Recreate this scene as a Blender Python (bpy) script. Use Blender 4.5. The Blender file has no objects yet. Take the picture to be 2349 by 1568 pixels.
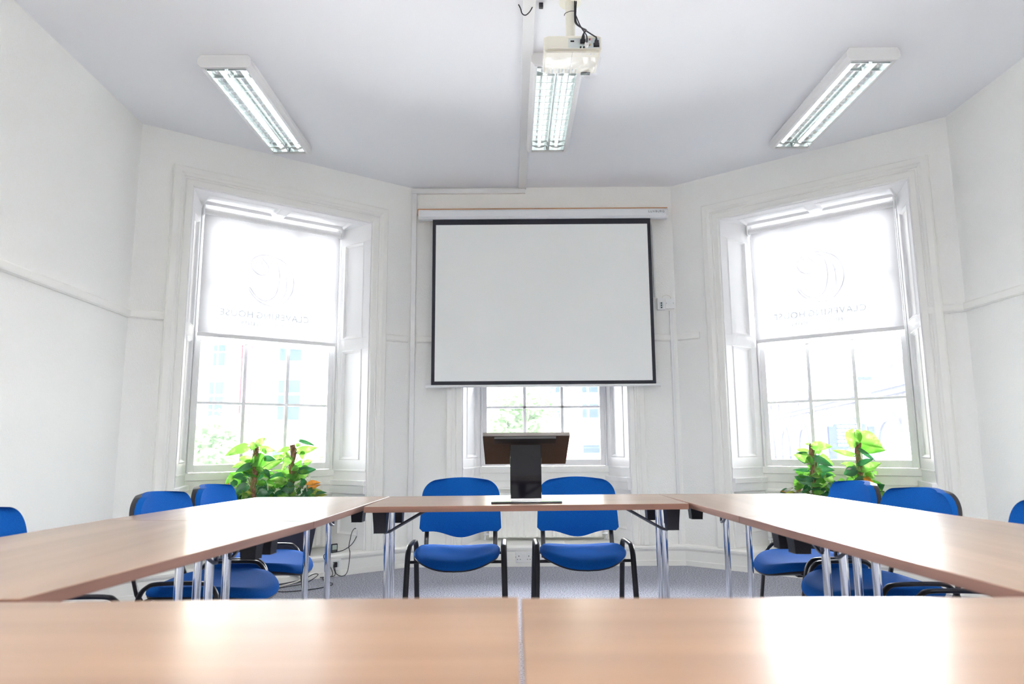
import bpy, math, random
from mathutils import Vector, Matrix
random.seed(7)
PI = math.pi
SC = bpy.context.scene
COL = SC.collection

# ------------------------------------------------------------------ materials
def new_mat(name):
    m = bpy.data.materials.new(name); m.use_nodes = True
    nt = m.node_tree; nt.nodes.clear()
    out = nt.nodes.new('ShaderNodeOutputMaterial')
    return m, nt, out

def principled(name, col, rough=.5, metal=0., spec=.5, coat=0., coat_rough=.1, bump=0., bscale=60., bstretch=(1,1,1),
               vary=0., vscale=5., vstretch=(1,1,1), col2=None, sheen=0., emit=None, estr=0., detail=4.):
    m, nt, out = new_mat(name)
    b = nt.nodes.new('ShaderNodeBsdfPrincipled')
    nt.links.new(b.outputs[0], out.inputs[0])
    b.inputs['Base Color'].default_value = (*col, 1)
    b.inputs['Roughness'].default_value = rough
    b.inputs['Metallic'].default_value = metal
    b.inputs['Specular IOR Level'].default_value = spec
    b.inputs['Coat Weight'].default_value = coat
    b.inputs['Coat Roughness'].default_value = coat_rough
    b.inputs['Sheen Weight'].default_value = sheen
    if emit:
        b.inputs['Emission Color'].default_value = (*emit, 1); b.inputs['Emission Strength'].default_value = estr
    tc = nt.nodes.new('ShaderNodeTexCoord')
    def noise(scale, stretch, det):
        mp = nt.nodes.new('ShaderNodeMapping'); mp.inputs['Scale'].default_value = stretch
        nt.links.new(tc.outputs['Object'], mp.inputs[0])
        n = nt.nodes.new('ShaderNodeTexNoise'); n.inputs['Scale'].default_value = scale; n.inputs['Detail'].default_value = det
        nt.links.new(mp.outputs[0], n.inputs['Vector'])
        return n
    if vary or col2:
        n = noise(vscale, vstretch, detail)
        r = nt.nodes.new('ShaderNodeValToRGB')
        c2 = col2 if col2 else tuple(max(0, c * (1 - vary)) for c in col)
        r.color_ramp.elements[0].position = .35; r.color_ramp.elements[0].color = (*c2, 1)
        r.color_ramp.elements[1].position = .65; r.color_ramp.elements[1].color = (*col, 1)
        nt.links.new(n.outputs['Fac'], r.inputs[0]); nt.links.new(r.outputs[0], b.inputs['Base Color'])
    if bump:
        n = noise(bscale, bstretch, 3.)
        bp = nt.nodes.new('ShaderNodeBump'); bp.inputs['Strength'].default_value = bump; bp.inputs['Distance'].default_value = .01
        nt.links.new(n.outputs['Fac'], bp.inputs['Height']); nt.links.new(bp.outputs[0], b.inputs['Normal'])
    return m

def emission(name, col, strength):
    m, nt, out = new_mat(name)
    e = nt.nodes.new('ShaderNodeEmission'); e.inputs[0].default_value = (*col, 1); e.inputs[1].default_value = strength
    nt.links.new(e.outputs[0], out.inputs[0]); return m

def thin_glass(name, tint=(.97, .985, 1.), refl=1., rough=0., veil=0.):
    m, nt, out = new_mat(name)
    t = nt.nodes.new('ShaderNodeBsdfTransparent'); t.inputs[0].default_value = (*tint, 1)
    g = nt.nodes.new('ShaderNodeBsdfGlossy'); g.inputs['Roughness'].default_value = rough
    fr = nt.nodes.new('ShaderNodeFresnel'); fr.inputs[0].default_value = 1.45
    mul = nt.nodes.new('ShaderNodeMath'); mul.operation = 'MULTIPLY'; mul.inputs[1].default_value = refl
    nt.links.new(fr.outputs[0], mul.inputs[0])
    mx = nt.nodes.new('ShaderNodeMixShader')
    nt.links.new(mul.outputs[0], mx.inputs[0]); nt.links.new(t.outputs[0], mx.inputs[1]); nt.links.new(g.outputs[0], mx.inputs[2])
    res = mx.outputs[0]
    if veil:      # translucent white mixed into the pane to imitate glare veiling the view
        tr = nt.nodes.new('ShaderNodeBsdfTranslucent'); tr.inputs[0].default_value = (.95, .97, 1., 1)
        m2 = nt.nodes.new('ShaderNodeMixShader'); m2.inputs[0].default_value = veil
        nt.links.new(res, m2.inputs[1]); nt.links.new(tr.outputs[0], m2.inputs[2]); res = m2.outputs[0]
    nt.links.new(res, out.inputs[0]); return m

def translucent(name, dif, trans, mix=.5, vary=None, vscale=30., spec=.0, rough=.4):
    m, nt, out = new_mat(name)
    d = nt.nodes.new('ShaderNodeBsdfPrincipled'); d.inputs['Base Color'].default_value = (*dif, 1)
    d.inputs['Roughness'].default_value = rough; d.inputs['Specular IOR Level'].default_value = spec
    t = nt.nodes.new('ShaderNodeBsdfTranslucent'); t.inputs[0].default_value = (*trans, 1)
    mx = nt.nodes.new('ShaderNodeMixShader'); mx.inputs[0].default_value = mix
    nt.links.new(d.outputs[0], mx.inputs[1]); nt.links.new(t.outputs[0], mx.inputs[2]); nt.links.new(mx.outputs[0], out.inputs[0])
    if vary:
        tc = nt.nodes.new('ShaderNodeTexCoord')
        n = nt.nodes.new('ShaderNodeTexNoise'); n.inputs['Scale'].default_value = vscale; n.inputs['Detail'].default_value = 3
        nt.links.new(tc.outputs['Object'], n.inputs['Vector'])
        for node, inp, base in ((d, 'Base Color', dif), (t, 'Color', trans)):
            r = nt.nodes.new('ShaderNodeValToRGB'); r.color_ramp.elements[0].position = .5; r.color_ramp.elements[1].position = .64
            r.color_ramp.elements[0].color = (*base, 1); r.color_ramp.elements[1].color = (*vary, 1)
            nt.links.new(n.outputs['Fac'], r.inputs[0]); nt.links.new(r.outputs[0], node.inputs[inp])
    return m

def wood_mat(name, c1, c2, stretch, rough, coat, scale=2.2):
    m = principled(name, c1, rough, col2=c2, vscale=scale, vstretch=stretch, detail=7, coat=coat, coat_rough=.2, spec=.5)
    return m

M = {}
M['wall'] = principled('embossed_white_wallpaper', (.88, .885, .86), .65, bump=.35, bscale=170, bstretch=(1, 1, .35), spec=.35)
M['ceil'] = principled('painted_ceiling', (.89, .905, .93), .8, bump=.06, bscale=25, spec=.2)
M['gloss'] = principled('white_gloss_paint', (.88, .88, .885), .35, spec=.4, bump=.02, bscale=12)
M['cream'] = principled('cream_satin_paint', (.86, .86, .825), .38, spec=.5, bump=.04, bscale=20)
M['carpet'] = principled('grey_blue_carpet', (.50, .52, .62), .95, bump=.5, bscale=300, col2=(.10, .105, .16), vscale=110, detail=1, spec=.1, sheen=.3)
M['woodx'] = wood_mat('walnut_laminate_across', (.30, .170, .098), (.215, .115, .062), (.35, 6, 6), .36, .7)
M['woody'] = wood_mat('walnut_laminate_along', (.30, .170, .098), (.215, .115, .062), (6, .35, 6), .36, .7)
M['edge'] = wood_mat('walnut_edge_strip', (.24, .115, .08), (.17, .08, .055), (1, 1, 12), .4, .1)
M['board'] = wood_mat('dark_walnut_board', (.045, .029, .026), (.032, .021, .019), (.35, 5, 5), .45, .0)
M['blue'] = principled('royal_blue_fabric', (.006, .098, .40), .85, bump=.3, bscale=500, col2=(.004, .074, .33), vscale=350, detail=1, sheen=.0, spec=.08)
M['blackp'] = principled('black_plastic', (.018, .018, .024), .42, bump=.15, bscale=200, spec=.25)
M['blackm'] = principled('black_painted_steel', (.012, .012, .017), .38, spec=.3)
M['chrome'] = principled('chrome_tube', (.78, .80, .84), .07, metal=1.)
M['steel'] = principled('grey_steel', (.12, .13, .16), .35, metal=.7)
M['alu'] = principled('silver_trim', (.75, .77, .8), .25, metal=.9)
M['gloss_black'] = principled('glossy_black_panel', (.006, .006, .010), .05, spec=.3)
M['smoke'] = principled('smoked_acrylic_plate', (.03, .03, .04), .08, spec=.5)
M['glass'] = thin_glass('window_glass', veil=.0105)
M['bag'] = thin_glass('clear_plastic_sleeve', (.97, .97, .97), .08, .2)
M['blind'] = translucent('roller_blind_cloth', (.82, .82, .84), (.19, .19, .195), .5)
M['ink'] = translucent('printed_outline', (.64, .64, .74), (.36, .36, .43), .5)
M['ink2'] = translucent('printed_lettering', (.80, .83, .86), (.60, .64, .67), .5)
M['tube'] = emission('fluorescent_tube', (.93, 1., .97), .2)
M['tube_fill'] = emission('fluorescent_tube_full', (1., .985, .95), 27.)  # emission for the added unseen lamps, far brighter than the visible tubes
M['mirror'] = principled('louvre_aluminium', (.82, .86, .86), .16, metal=1.)
M['lampwhite'] = principled('lamp_white_enamel', (.82, .82, .82), .35)
M['scr'] = principled('projection_cloth', (.87, .89, .875), .8, spec=.15, bump=.05, bscale=4)
M['scrb'] = principled('black_screen_border', (.016, .017, .028), .7)
M['scrcase'] = principled('white_enamel_case', (.78, .80, .82), .3)
M['pine'] = principled('bare_pine_batten', (.62, .34, .16), .6, col2=(.45, .22, .10), vscale=8, vstretch=(.4, 3, 3))
M['trunk'] = principled('white_pvc_trunking', (.80, .805, .80), .35)
M['ivory'] = principled('ivory_plastic', (.84, .82, .72), .35)
M['ivory_d'] = principled('ivory_plastic_panel', (.60, .66, .66), .4)
M['white_pl'] = principled('white_plastic', (.82, .83, .83), .3)
M['dark'] = principled('dark_recess', (.01, .01, .012), .6)
M['rubber'] = principled('black_rubber_cable', (.012, .012, .018), .45)
M['cablew'] = principled('white_rubber_cable', (.78, .77, .70), .4)
M['moss'] = principled('coir_moss', (.36, .20, .11), .95, col2=(.17, .085, .045), vscale=60, vstretch=(1, 1, .5), bump=1., bscale=90)
M['stem'] = principled('plant_stem', (.18, .30, .06), .5)
M['soil'] = principled('potting_soil', (.035, .022, .015), .95, bump=1., bscale=60)
M['planter'] = principled('midnight_blue_planter', (.012, .014, .035), .35)
M['leafL'] = translucent('leaf_lime_variegated', (0.186, 0.403, 0.05425), (0.150, 0.400, 0.05), .5, vary=(0.33, 0.50, 0.15), vscale=22, spec=.5)
M['leafM'] = translucent('leaf_mid_green', (0.06975, 0.2635, 0.031), (0.1085, 0.372, 0.031), .42, vary=(0.186, 0.434, 0.062), vscale=14, spec=.5)
M['leafD'] = translucent('leaf_deep_green', (0.0186, 0.1162, 0.03875), (0.031, 0.186, 0.0465), .25, vary=(0.0465, 0.217, 0.062), vscale=14, spec=.6)
M['leafO'] = translucent('leaf_orange', (0.558, 0.217, 0.031), (0.527, 0.2015, 0.02325), .4, vary=(0.279, 0.124, 0.031), vscale=30, spec=.4)
M['leafY'] = translucent('leaf_yellow_green', (0.3875, 0.4185, 0.0775), (0.3875, 0.434, 0.0775), .4, vary=(0.186, 0.31, 0.0465), vscale=30, spec=.4)
M['leafW'] = translucent('leaf_pale_grey', (0.465, 0.4495, 0.403), (0.31, 0.31, 0.2635), .3, vary=(0.155, 0.186, 0.1085), vscale=30, spec=.4)
M['leafR'] = translucent('leaf_crimson', (0.5425, 0.0775, 0.1085), (0.775, 0.124, 0.124), .3, spec=.4)
M['lcd'] = principled('grey_lcd', (.42, .50, .46), .2)
M['green_pl'] = principled('green_plastic', (.10, .55, .38), .4)
M['red'] = principled('red_plastic', (.55, .03, .03), .4)
M['gold'] = principled('brass_contact', (.7, .5, .2), .3, metal=1.)

# outdoors
M['ext_brick'] = principled('pale_brick_wall', (0.21, 0.1932, 0.1575), .9, col2=(0.1785, 0.1638, 0.1302), vscale=2)
M['ext_clad'] = principled('grey_green_cladding', (0.042, 0.063, 0.0672), .8)
M['ext_line'] = principled('cladding_joint', (0.0252, 0.0462, 0.0546), .8)
M['ext_red'] = principled('red_terracotta_panel', (0.0945, 0.0084, 0.021), .7)
M['ext_win'] = principled('distant_window_glass', (0.0084, 0.0147, 0.0273), .6, spec=.02)
M['ext_frame'] = principled('distant_window_frame', (0.0462, 0.0588, 0.0714), .6)
M['ext_stone'] = principled('viaduct_sandstone', (0.085, 0.083, 0.088), .95, spec=.05, col2=(0.012, 0.013, 0.022), vscale=1.6, detail=8)
M['ext_dark'] = principled('dark_blue_grey_paint', (0.0063, 0.0105, 0.0273), .8, spec=.02)
M['ext_grey'] = principled('galvanised_grey', (0.0294, 0.0336, 0.0504), .8, spec=.02)
M['ext_white'] = principled('white_board', (.7, .7, .7), .6)
M['ext_ground'] = principled('pale_asphalt', (.45, .45, .45), .95, vary=.1, vscale=.4)
M['ext_leaf'] = translucent('street_tree_leaf', (0.063, 0.126, 0.0504), (0.084, 0.1785, 0.0588), .4)
M['ext_bark'] = principled('street_tree_bark', (0.168, 0.126, 0.105), .9)
M['ext_teal'] = principled('teal_strip', (0.0126, 0.0525, 0.063), .6)

# ------------------------------------------------------------------ mesh builder
class MB:
    def __init__(s): s.v = []; s.f = []; s.mi = []; s.cur = 0
    def quad(s, *p):
        n = len(s.v); s.v += [tuple(q) for q in p]; s.f.append(tuple(range(n, n + len(p)))); s.mi.append(s.cur)
    def box(s, x0, x1, y0, y1, z0, z1, T=None):
        n = len(s.v)
        pts = [(x0,y0,z0),(x1,y0,z0),(x1,y1,z0),(x0,y1,z0),(x0,y0,z1),(x1,y0,z1),(x1,y1,z1),(x0,y1,z1)]
        if T is not None: pts = [tuple(T @ Vector(p)) for p in pts]
        s.v += pts
        for q in ((0,3,2,1),(4,5,6,7),(0,1,5,4),(1,2,6,5),(2,3,7,6),(3,0,4,7)):
            s.f.append(tuple(n + i for i in q)); s.mi.append(s.cur)
        return s
    def prism(s, poly, z0, z1, T=None):
        """poly: CCW xy list; extruded z0..z1"""
        n = len(s.v); k = len(poly)
        pts = [(p[0], p[1], z0) for p in poly] + [(p[0], p[1], z1) for p in poly]
        if T is not None: pts = [tuple(T @ Vector(p)) for p in pts]
        s.v += pts
        s.f.append(tuple(n + i for i in range(k))[::-1]); s.mi.append(s.cur)
        s.f.append(tuple(n + k + i for i in range(k))); s.mi.append(s.cur)
        for i in range(k):
            j = (i + 1) % k
            s.f.append((n + i, n + j, n + k + j, n + k + i)); s.mi.append(s.cur)
        return s
    def tube(s, pts, r, n=10, caps=True, rx=None, up=None):
        """swept tube; rx: optional second radius (oval)"""
        pts = [Vector(p) for p in pts]; m = len(pts)
        rs = r if isinstance(r, (list, tuple)) else [r] * m
        tang = []
        for i in range(m):
            a = pts[max(0, i - 1)]; b = pts[min(m - 1, i + 1)]
            tang.append((b - a).normalized())
        ref = Vector(up) if up else (Vector((0, 0, 1)) if abs(tang[0].z) < .9 else Vector((1, 0, 0)))
        u = (ref - tang[0] * ref.dot(tang[0])).normalized()
        base = len(s.v)
        for i in range(m):
            t = tang[i]; u = (u - t * u.dot(t))
            u = u.normalized() if u.length > 1e-6 else t.orthogonal().normalized()
            w = t.cross(u)
            for k in range(n):
                a = 2 * PI * k / n
                s.v.append(tuple(pts[i] + u * (math.cos(a) * rs[i]) + w * (math.sin(a) * (rx if rx else rs[i]))))
        for i in range(m - 1):
            for k in range(n):
                k2 = (k + 1) % n
                s.f.append((base + i*n + k, base + i*n + k2, base + (i+1)*n + k2, base + (i+1)*n + k)); s.mi.append(s.cur)
        if caps:
            s.f.append(tuple(base + k for k in range(n))[::-1]); s.mi.append(s.cur)
            s.f.append(tuple(base + (m-1)*n + k for k in range(n))); s.mi.append(s.cur)
        return s
    def cyl(s, a, b, r, n=20): return s.tube([a, b], r, n)
    def grid(s, rows):
        """rows: list of equal-length lists of points"""
        n = len(s.v); w = len(rows[0])
        for r in rows: s.v += [tuple(p) for p in r]
        for i in range(len(rows) - 1):
            for j in range(w - 1):
                a = n + i*w + j
                s.f.append((a, a + 1, a + w + 1, a + w)); s.mi.append(s.cur)
        return s
    def build(s, name, mats, parent=None, smooth=False, bevel=0., seg=2, org=(0, 0, 0), auto=None):
        me = bpy.data.meshes.new(name)
        o = Vector(org)
        me.from_pydata([tuple(Vector(p) - o) for p in s.v], [], s.f)
        if not isinstance(mats, (list, tuple)): mats = [mats]
        for m in mats: me.materials.append(m)
        for p, i in zip(me.polygons, s.mi):
            p.material_index = i; p.use_smooth = bool(smooth)
        me.update()
        ob = bpy.data.objects.new(name, me); COL.objects.link(ob)
        if parent is not None: ob.parent = parent
        else: ob.location = o
        if bevel:
            b = ob.modifiers.new('bevel', 'BEVEL'); b.width = bevel; b.segments = seg; b.limit_method = 'ANGLE'; b.angle_limit = math.radians(40)
            b.harden_normals = False
        if auto:
            for p in me.polygons: p.use_smooth = True
            try: me.set_sharp_from_angle(angle=math.radians(auto))
            except Exception: pass
        return ob

def tag(o, label=None, cat=None, group=None, kind=None):
    if label: o['label'] = label
    if cat: o['category'] = cat
    if group: o['group'] = group
    if kind: o['kind'] = kind
    return o
def thing(name, label=None, cat=None, loc=(0, 0, 0), rz=0., group=None, kind=None):
    o = bpy.data.objects.new(name, None); COL.objects.link(o)
    o.location = loc; o.rotation_euler = (0, 0, rz); o.empty_display_size = .1
    return tag(o, label, cat, group, kind)
def copy_tree(o, parent=None):
    c = o.copy(); COL.objects.link(c)
    if parent is not None: c.parent = parent
    for ch in list(o.children): copy_tree(ch, c)
    return c
def arc(cx, cz, r, a0, a1, n, f):
    return [f(cx + r * math.cos(math.radians(a0 + (a1 - a0) * i / n)), cz + r * math.sin(math.radians(a0 + (a1 - a0) * i / n))) for i in range(n + 1)]
def smooth_path(pts, k=6):
    pts = [Vector(p) for p in pts]; out = []
    P = [pts[0]] + pts + [pts[-1]]
    for i in range(1, len(P) - 2):
        for j in range(k):
            t = j / k; a, b, c, d = P[i-1], P[i], P[i+1], P[i+2]
            out.append(.5 * ((2*b) + (-a + c)*t + (2*a - 5*b + 4*c - d)*t*t + (-a + 3*b - 3*c + d)*t*t*t))
    out.append(pts[-1]); return out

# ------------------------------------------------------------------ room shell
H = 3.225
A, B, C, D = (-2.58, 4.51), (-.87, 5.77), (1.41, 5.77), (3.04, 4.49)
L0, R0 = (-2.22, -2.4), (3.02, -2.4)
TH = .42
poly = [L0, R0, D, C, B, A]            # CCW seen from above
def offset_poly(P, t):
    n = len(P); out = []
    for i in range(n):
        p = Vector(P[i]); a = (p - Vector(P[i-1])).normalized(); b = (Vector(P[(i+1) % n]) - p).normalized()
        na = Vector((a.y, -a.x)); nb = Vector((b.y, -b.x))
        d = (na + nb); d = d / (1 + na.dot(nb))
        out.append(tuple(p + d * t))
    return out
outer = offset_poly(poly, TH)
idx = {'L0': 0, 'R0': 1, 'D': 2, 'C': 3, 'B': 4, 'A': 5}
def wall(name, a, b, opening=None):
    """a->b counter-clockwise run; opening = (s0,s1,z0,z1) measured from a"""
    pa, pb, qa, qb = poly[idx[a]], poly[idx[b]], outer[idx[a]], outer[idx[b]]
    m = MB()
    if not opening:
        m.prism([qa, qb, pb, pa], 0, H)
    else:
        s0, s1, z0, z1 = opening
        u = (Vector(pb) - Vector(pa)).normalized(); n = Vector((u.y, -u.x)) * TH
        i0 = Vector(pa) + u * s0; i1 = Vector(pa) + u * s1; o0 = i0 + n; o1 = i1 + n
        m.prism([qa, tuple(o0), tuple(i0), pa], 0, H)
        m.prism([tuple(o1), qb, pb, tuple(i1)], 0, H)
        m.prism([tuple(o0), tuple(o1), tuple(i1), tuple(i0)], 0, z0)
        m.prism([tuple(o0), tuple(o1), tuple(i1), tuple(i0)], z1, H)
    return tag(m.build(name, M['wall']), kind='structure')
OZ0, OZ1 = .165, 2.86
WC = {'L': Vector((-1.737, 5.134)), 'C': Vector((.277, 5.77)), 'R': Vector((2.293, 5.095))}
def s_of(c, a): return (WC[c] - Vector(poly[idx[a]])).length
wall('wall_camera_side', 'L0', 'R0')
wall('wall_right', 'R0', 'D')
s = s_of('R', 'D'); wall('wall_bay_right', 'D', 'C', (s - .715, s + .715, OZ0, OZ1))
s = s_of('C', 'C'); wall('wall_back', 'C', 'B', (s - .715, s + .715, OZ0, OZ1))
s = s_of('L', 'B'); wall('wall_bay_left', 'B', 'A', (s - .715, s + .715, OZ0, OZ1))
wall('wall_left', 'A', 'L0')
tag(MB().prism(outer, -.12, 0).build('floor', M['carpet']), kind='structure')
tag(MB().prism(outer, H, H + .12).build('ceiling', M['ceil']), kind='structure')

def run_profile(name, P, Q, prof, mat, a0=0., a1=0., parent=None, auto=40):
    """extrude (out-from-wall, z) profile along wall run P->Q (room on the left); a0/a1 = end mitre slopes"""
    P = Vector(P); Q = Vector(Q); u = (Q - P).normalized(); n = Vector((-u.y, u.x))
    m = MB(); k = len(prof); rows = []
    for (d, z) in prof:
        p = P + n * d + u * (d * a0); q = Q + n * d - u * (d * a1)
        rows.append(((p.x, p.y, z), (q.x, q.y, z)))
    for i in range(k):
        j = (i + 1) % k
        m.quad(rows[i][0], rows[i][1], rows[j][1], rows[j][0])
    m.quad(*[r[0] for r in rows][::-1]); m.quad(*[r[1] for r in rows])
    return m.build(name, mat, parent, auto=auto)
skirt = [(0.001, .001), (.026, .001), (.026, .04), (.022, .044), (.022, .118), (.026, .122), (.034, .135), (.036, .15), (.030, .162), (.018, .167), (.001, .167)]
def mit(P, Q, R):   # mitre slope at Q between P->Q and Q->R
    a = (Vector(Q) - Vector(P)).normalized(); b = (Vector(R) - Vector(Q)).normalized()
    return math.tan(a.angle(b) / 2)
names = {'baseboard_right': (R0, D), 'baseboard_bay_right': (D, C), 'baseboard_back': (C, B), 'baseboard_bay_left': (B, A), 'baseboard_left': (A, L0), 'baseboard_camera_side': (L0, R0)}
ring = [L0, R0, D, C, B, A]
for nme, (P, Q) in names.items():
    i = ring.index(P); prv = ring[i-1]; nxt = ring[(ring.index(Q) + 1) % 6]
    tag(run_profile(nme, P, Q, skirt, M['cream'], mit(prv, P, Q), mit(P, Q, nxt)), kind='structure')
# dado rail pieces
rail = [(0.001, 1.845), (.012, 1.845), (.022, 1.853), (.024, 1.862), (.024, 1.892), (.018, 1.902), (.001, 1.902)]
tn = [0]
def dado(P, Q, s0, s1, a0=0., a1=0.):
    P = Vector(P); Q = Vector(Q); u = (Q - P).normalized(); tn[0] += 1
    tag(run_profile('trim_%d' % tn[0], P + u * s0, P + u * s1, rail, M['cream'], a0, a1), kind='structure')
mA, mD = mit(B, A, L0), mit(R0, D, C)
dado(A, L0, 0, 6.9, mA, 0); dado(R0, D, .05, (Vector(D) - Vector(R0)).length, 0, mD)
lb = (Vector(A) - Vector(B)).length
dado(B, A, .03, .245); dado(B, A, 1.89, lb, 0, mA)
lb = (Vector(C) - Vector(D)).length
dado(D, C, 0, .215, mD, 0); dado(D, C, 1.865, lb - .015)
dado(C, B, .06, .29); dado(C, B, 1.98, 2.225)

# ------------------------------------------------------------------ windows (one built, then copied)
def frame_T(p0, u, n):      # matrix: local (a, b, c) -> p0 + u*a + z*b + n*c
    u = Vector(u).normalized(); n = Vector(n).normalized()
    return Matrix(((u.x, 0, n.x, p0[0]), (u.y, 0, n.y, p0[1]), (u.z, 1, n.z, p0[2]), (0, 0, 0, 1)))
def panelled(m, w, z0, z1, panels, T, th=.014):
    """board in (a, b, c) coords: a across 0..w, b = z, c toward the room; sunk panels with mouldings"""
    m.box(0, w, z0, z1, -.012, 0, T)
    zs = sorted(panels, key=lambda p: p[2])
    a0 = zs[0][0]; a1 = max(p[1] for p in panels)
    # rails & stiles standing proud by th
    def slab(x0, x1, y0, y1): 
        if x1 - x0 > 1e-4 and y1 - y0 > 1e-4: m.box(x0, x1, y0, y1, 0, th, T)
    bands = sorted(set([(p[2], p[3]) for p in panels]))
    zc = z0
    for (b0, b1) in bands:
        slab(0, w, zc, b0)
        row = sorted([p for p in panels if (p[2], p[3]) == (b0, b1)])
        xc = 0
        for p in row: slab(xc, p[0], b0, b1); xc = p[1]
        slab(xc, w, b0, b1)
        zc = b1
    slab(0, w, zc, z1)
    for (x0, x1, y0, y1) in panels:
        for (i0, i1, h0, h1) in ((0., .010, th, th + .004), (.010, .024, th + .004, .003), (.024, .030, .003, .0005)):
            o = [(x0+i0, y0+i0, h0), (x1-i0, y0+i0, h0), (x1-i0, y1-i0, h0), (x0+i0, y1-i0, h0)]
            n = [(x0+i1, y0+i1, h1), (x1-i1, y0+i1, h1), (x1-i1, y1-i1, h1), (x0+i1, y1-i1, h1)]
            for k in range(4):
                j = (k + 1) % 4
                m.quad(*[T @ Vector(q) for q in (o[k], o[j], n[j], n[k])])
HF, HB, DP = .705, .575, .36
def build_window():
    w = thing('window_1', kind='structure')
    # splayed side linings with sunk panels
    for sgn in (-1, 1):
        m = MB(); dx = HF - HB; L = math.hypot(dx, DP)
        u = Vector((sgn * -dx, DP, 0)).normalized()
        n = Vector((-sgn * DP, -dx, 0)).normalized()
        T = frame_T((sgn * HF, 0, 0), u, n)
        mg = .075
        panelled(m, L, .167, 2.85, [(mg, L - .07, .27, .565), (mg, L - .07, .865, 1.775), (mg, L - .07, 1.865, 2.69)], T)
        # plinth blocks continuing the sill mouldings
        m.box(-.002, L, .60, .665, .0, .034, T); m.box(-.006, L, .665, .705, .0, .042, T); m.box(0, L, .775, .79, .0, .018, T)
        m.build('shutter_lining', M['gloss'], w, bevel=.002)
    # soffit
    m = MB(); T = Matrix(((1, 0, 0, -HF), (0, 1, 0, 0.002), (0, 0, -1, 2.85), (0, 0, 0, 1)))
    W2 = 2 * HF
    pts = [(.13, HF - .035, .075, .30), (HF + .035, W2 - .13, .075, .30)]
    T = Matrix(((1, 0, 0, -HF), (0, 1, 0, 0.0), (0, 0, -1, 2.845), (0, 0, 0, 1)))
    def P(a, b, c): return T @ Vector((a, b, c))
    panelled(m, W2, 0, DP + .0, pts, T)
    m.build('soffit_panel', M['gloss'], w, bevel=.002)
    # architrave
    prof = [(-.004, -.001), (-.004, .020), (.004, .024), (.038, .024), (.043, .030), (.050, .024), (.056, .024), (.062, .034), (.075, .040), (.083, .048), (.118, .048), (.128, .038), (.130, -.001)]
    m = MB(); zb, zt = .168, 2.845
    rows = []
    for (dw, h) in prof:
        rows.append([(-(HF + dw), -h, zb), (-(HF + dw), -h, zt + dw), (HF + dw, -h, zt + dw), (HF + dw, -h, zb)])
    for i in range(len(rows) - 1):
        for k in range(3): m.quad(rows[i][k], rows[i][k+1], rows[i+1][k+1], rows[i+1][k])
    m.quad(*[r[0] for r in rows]); m.quad(*[r[3] for r in rows][::-1])
    m.build('architrave', M['cream'], w)
    # box frame
    m = MB(); y0, y1 = DP, DP + .12
    m.box(-.72, -.545, y0, y1, .79, 2.86); m.box(.545, .72, y0, y1, .79, 2.86); m.box(-.545, .545, y0, y1, 2.80, 2.86)
    m.box(-.72, .72, y0 + .012, y1 + .06, .740, .790)
    for sg in (-1, 1): m.box(min(sg*.545, sg*.558), max(sg*.545, sg*.558), y0 - .012, y0, .79, 2.82)
    m.build('window_frame', M['gloss'], w, bevel=.003)
    # apron and sill mouldings under the window
    m = MB()
    m.box(-.72, .72, DP, DP + .05, .167, .735)
    m.box(-HB + .002, HB - .002, DP - .022, DP, .735, .788); m.box(-HB + .002, HB - .002, DP - .010, DP, .665, .735); m.box(-HB + .002, HB - .002, DP - .016, DP, .590, .612)
    m.box(-.72, .72, DP - .005, DP + .06, .735, .79)
    m.box(-.70, .70, 0.0, DP, .150, .1665)
    m.build('window_apron', M['cream'], w, bevel=.003)
    # sashes
    def sash(nm, z0, z1, y, top, bot):
        m = MB(); t = .04
        m.box(-.545, -.505, y, y + t, z0, z1); m.box(.505, .545, y, y + t, z0, z1)
        m.box(-.505, .505, y, y + t, z0, z0 + bot); m.box(-.505, .505, y, y + t, z1 - top, z1)
        zm = (z0 + bot + z1 - top) / 2
        for x in (-.168, .168): m.box(x - .013, x + .013, y + .006, y + t - .006, z0 + bot, z1 - top)
        m.box(-.505, .505, y + .006, y + t - .006, zm - .010, zm + .010)
        sh = m.build(nm, M['gloss'], w, bevel=.002)
        g = MB().box(-.503, .503, y + .018, y + .021, z0 + bot + .001, z1 - top - .001).build('window_glass', M['glass'], sh)
        return sh
    lo = sash('lower_sash', .792, 1.812, DP + .02, .036, .055)
    sash('upper_sash', 1.80, 2.80, DP + .068, .04, .03)
    m = MB()
    m.box(-.09, -.05, DP + .004, DP + .02, .806, .822); m.box(.05, .09, DP + .004, DP + .02, .806, .822)
    m.tube([(-.03, DP + .016, .83), (-.02, DP + .002, .815), (.02, DP + .002, .815), (.03, DP + .016, .83)], .004, 8)
    m.build('sash_lift', M['white_pl'], lo)
    return w
w1 = build_window()
angL = math.atan2(B[1] - A[1], B[0] - A[0]); angR = math.atan2(D[1] - C[1], D[0] - C[0])
w2 = copy_tree(w1); w3 = copy_tree(w1)
w1.location = (*WC['L'], 0); w1.rotation_euler.z = angL
w2.name = 'window_2'; w2.location = (*WC['C'], 0)
w3.name = 'window_3'; w3.location = (*WC['R'], 0); w3.rotation_euler.z = angR
ANG = {'L': angL, 'C': 0., 'R': angR}
def W(c, x, y, z):
    a = ANG[c]; return Vector((WC[c].x + x * math.cos(a) - y * math.sin(a), WC[c].y + x * math.sin(a) + y * math.cos(a), z))

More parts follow.
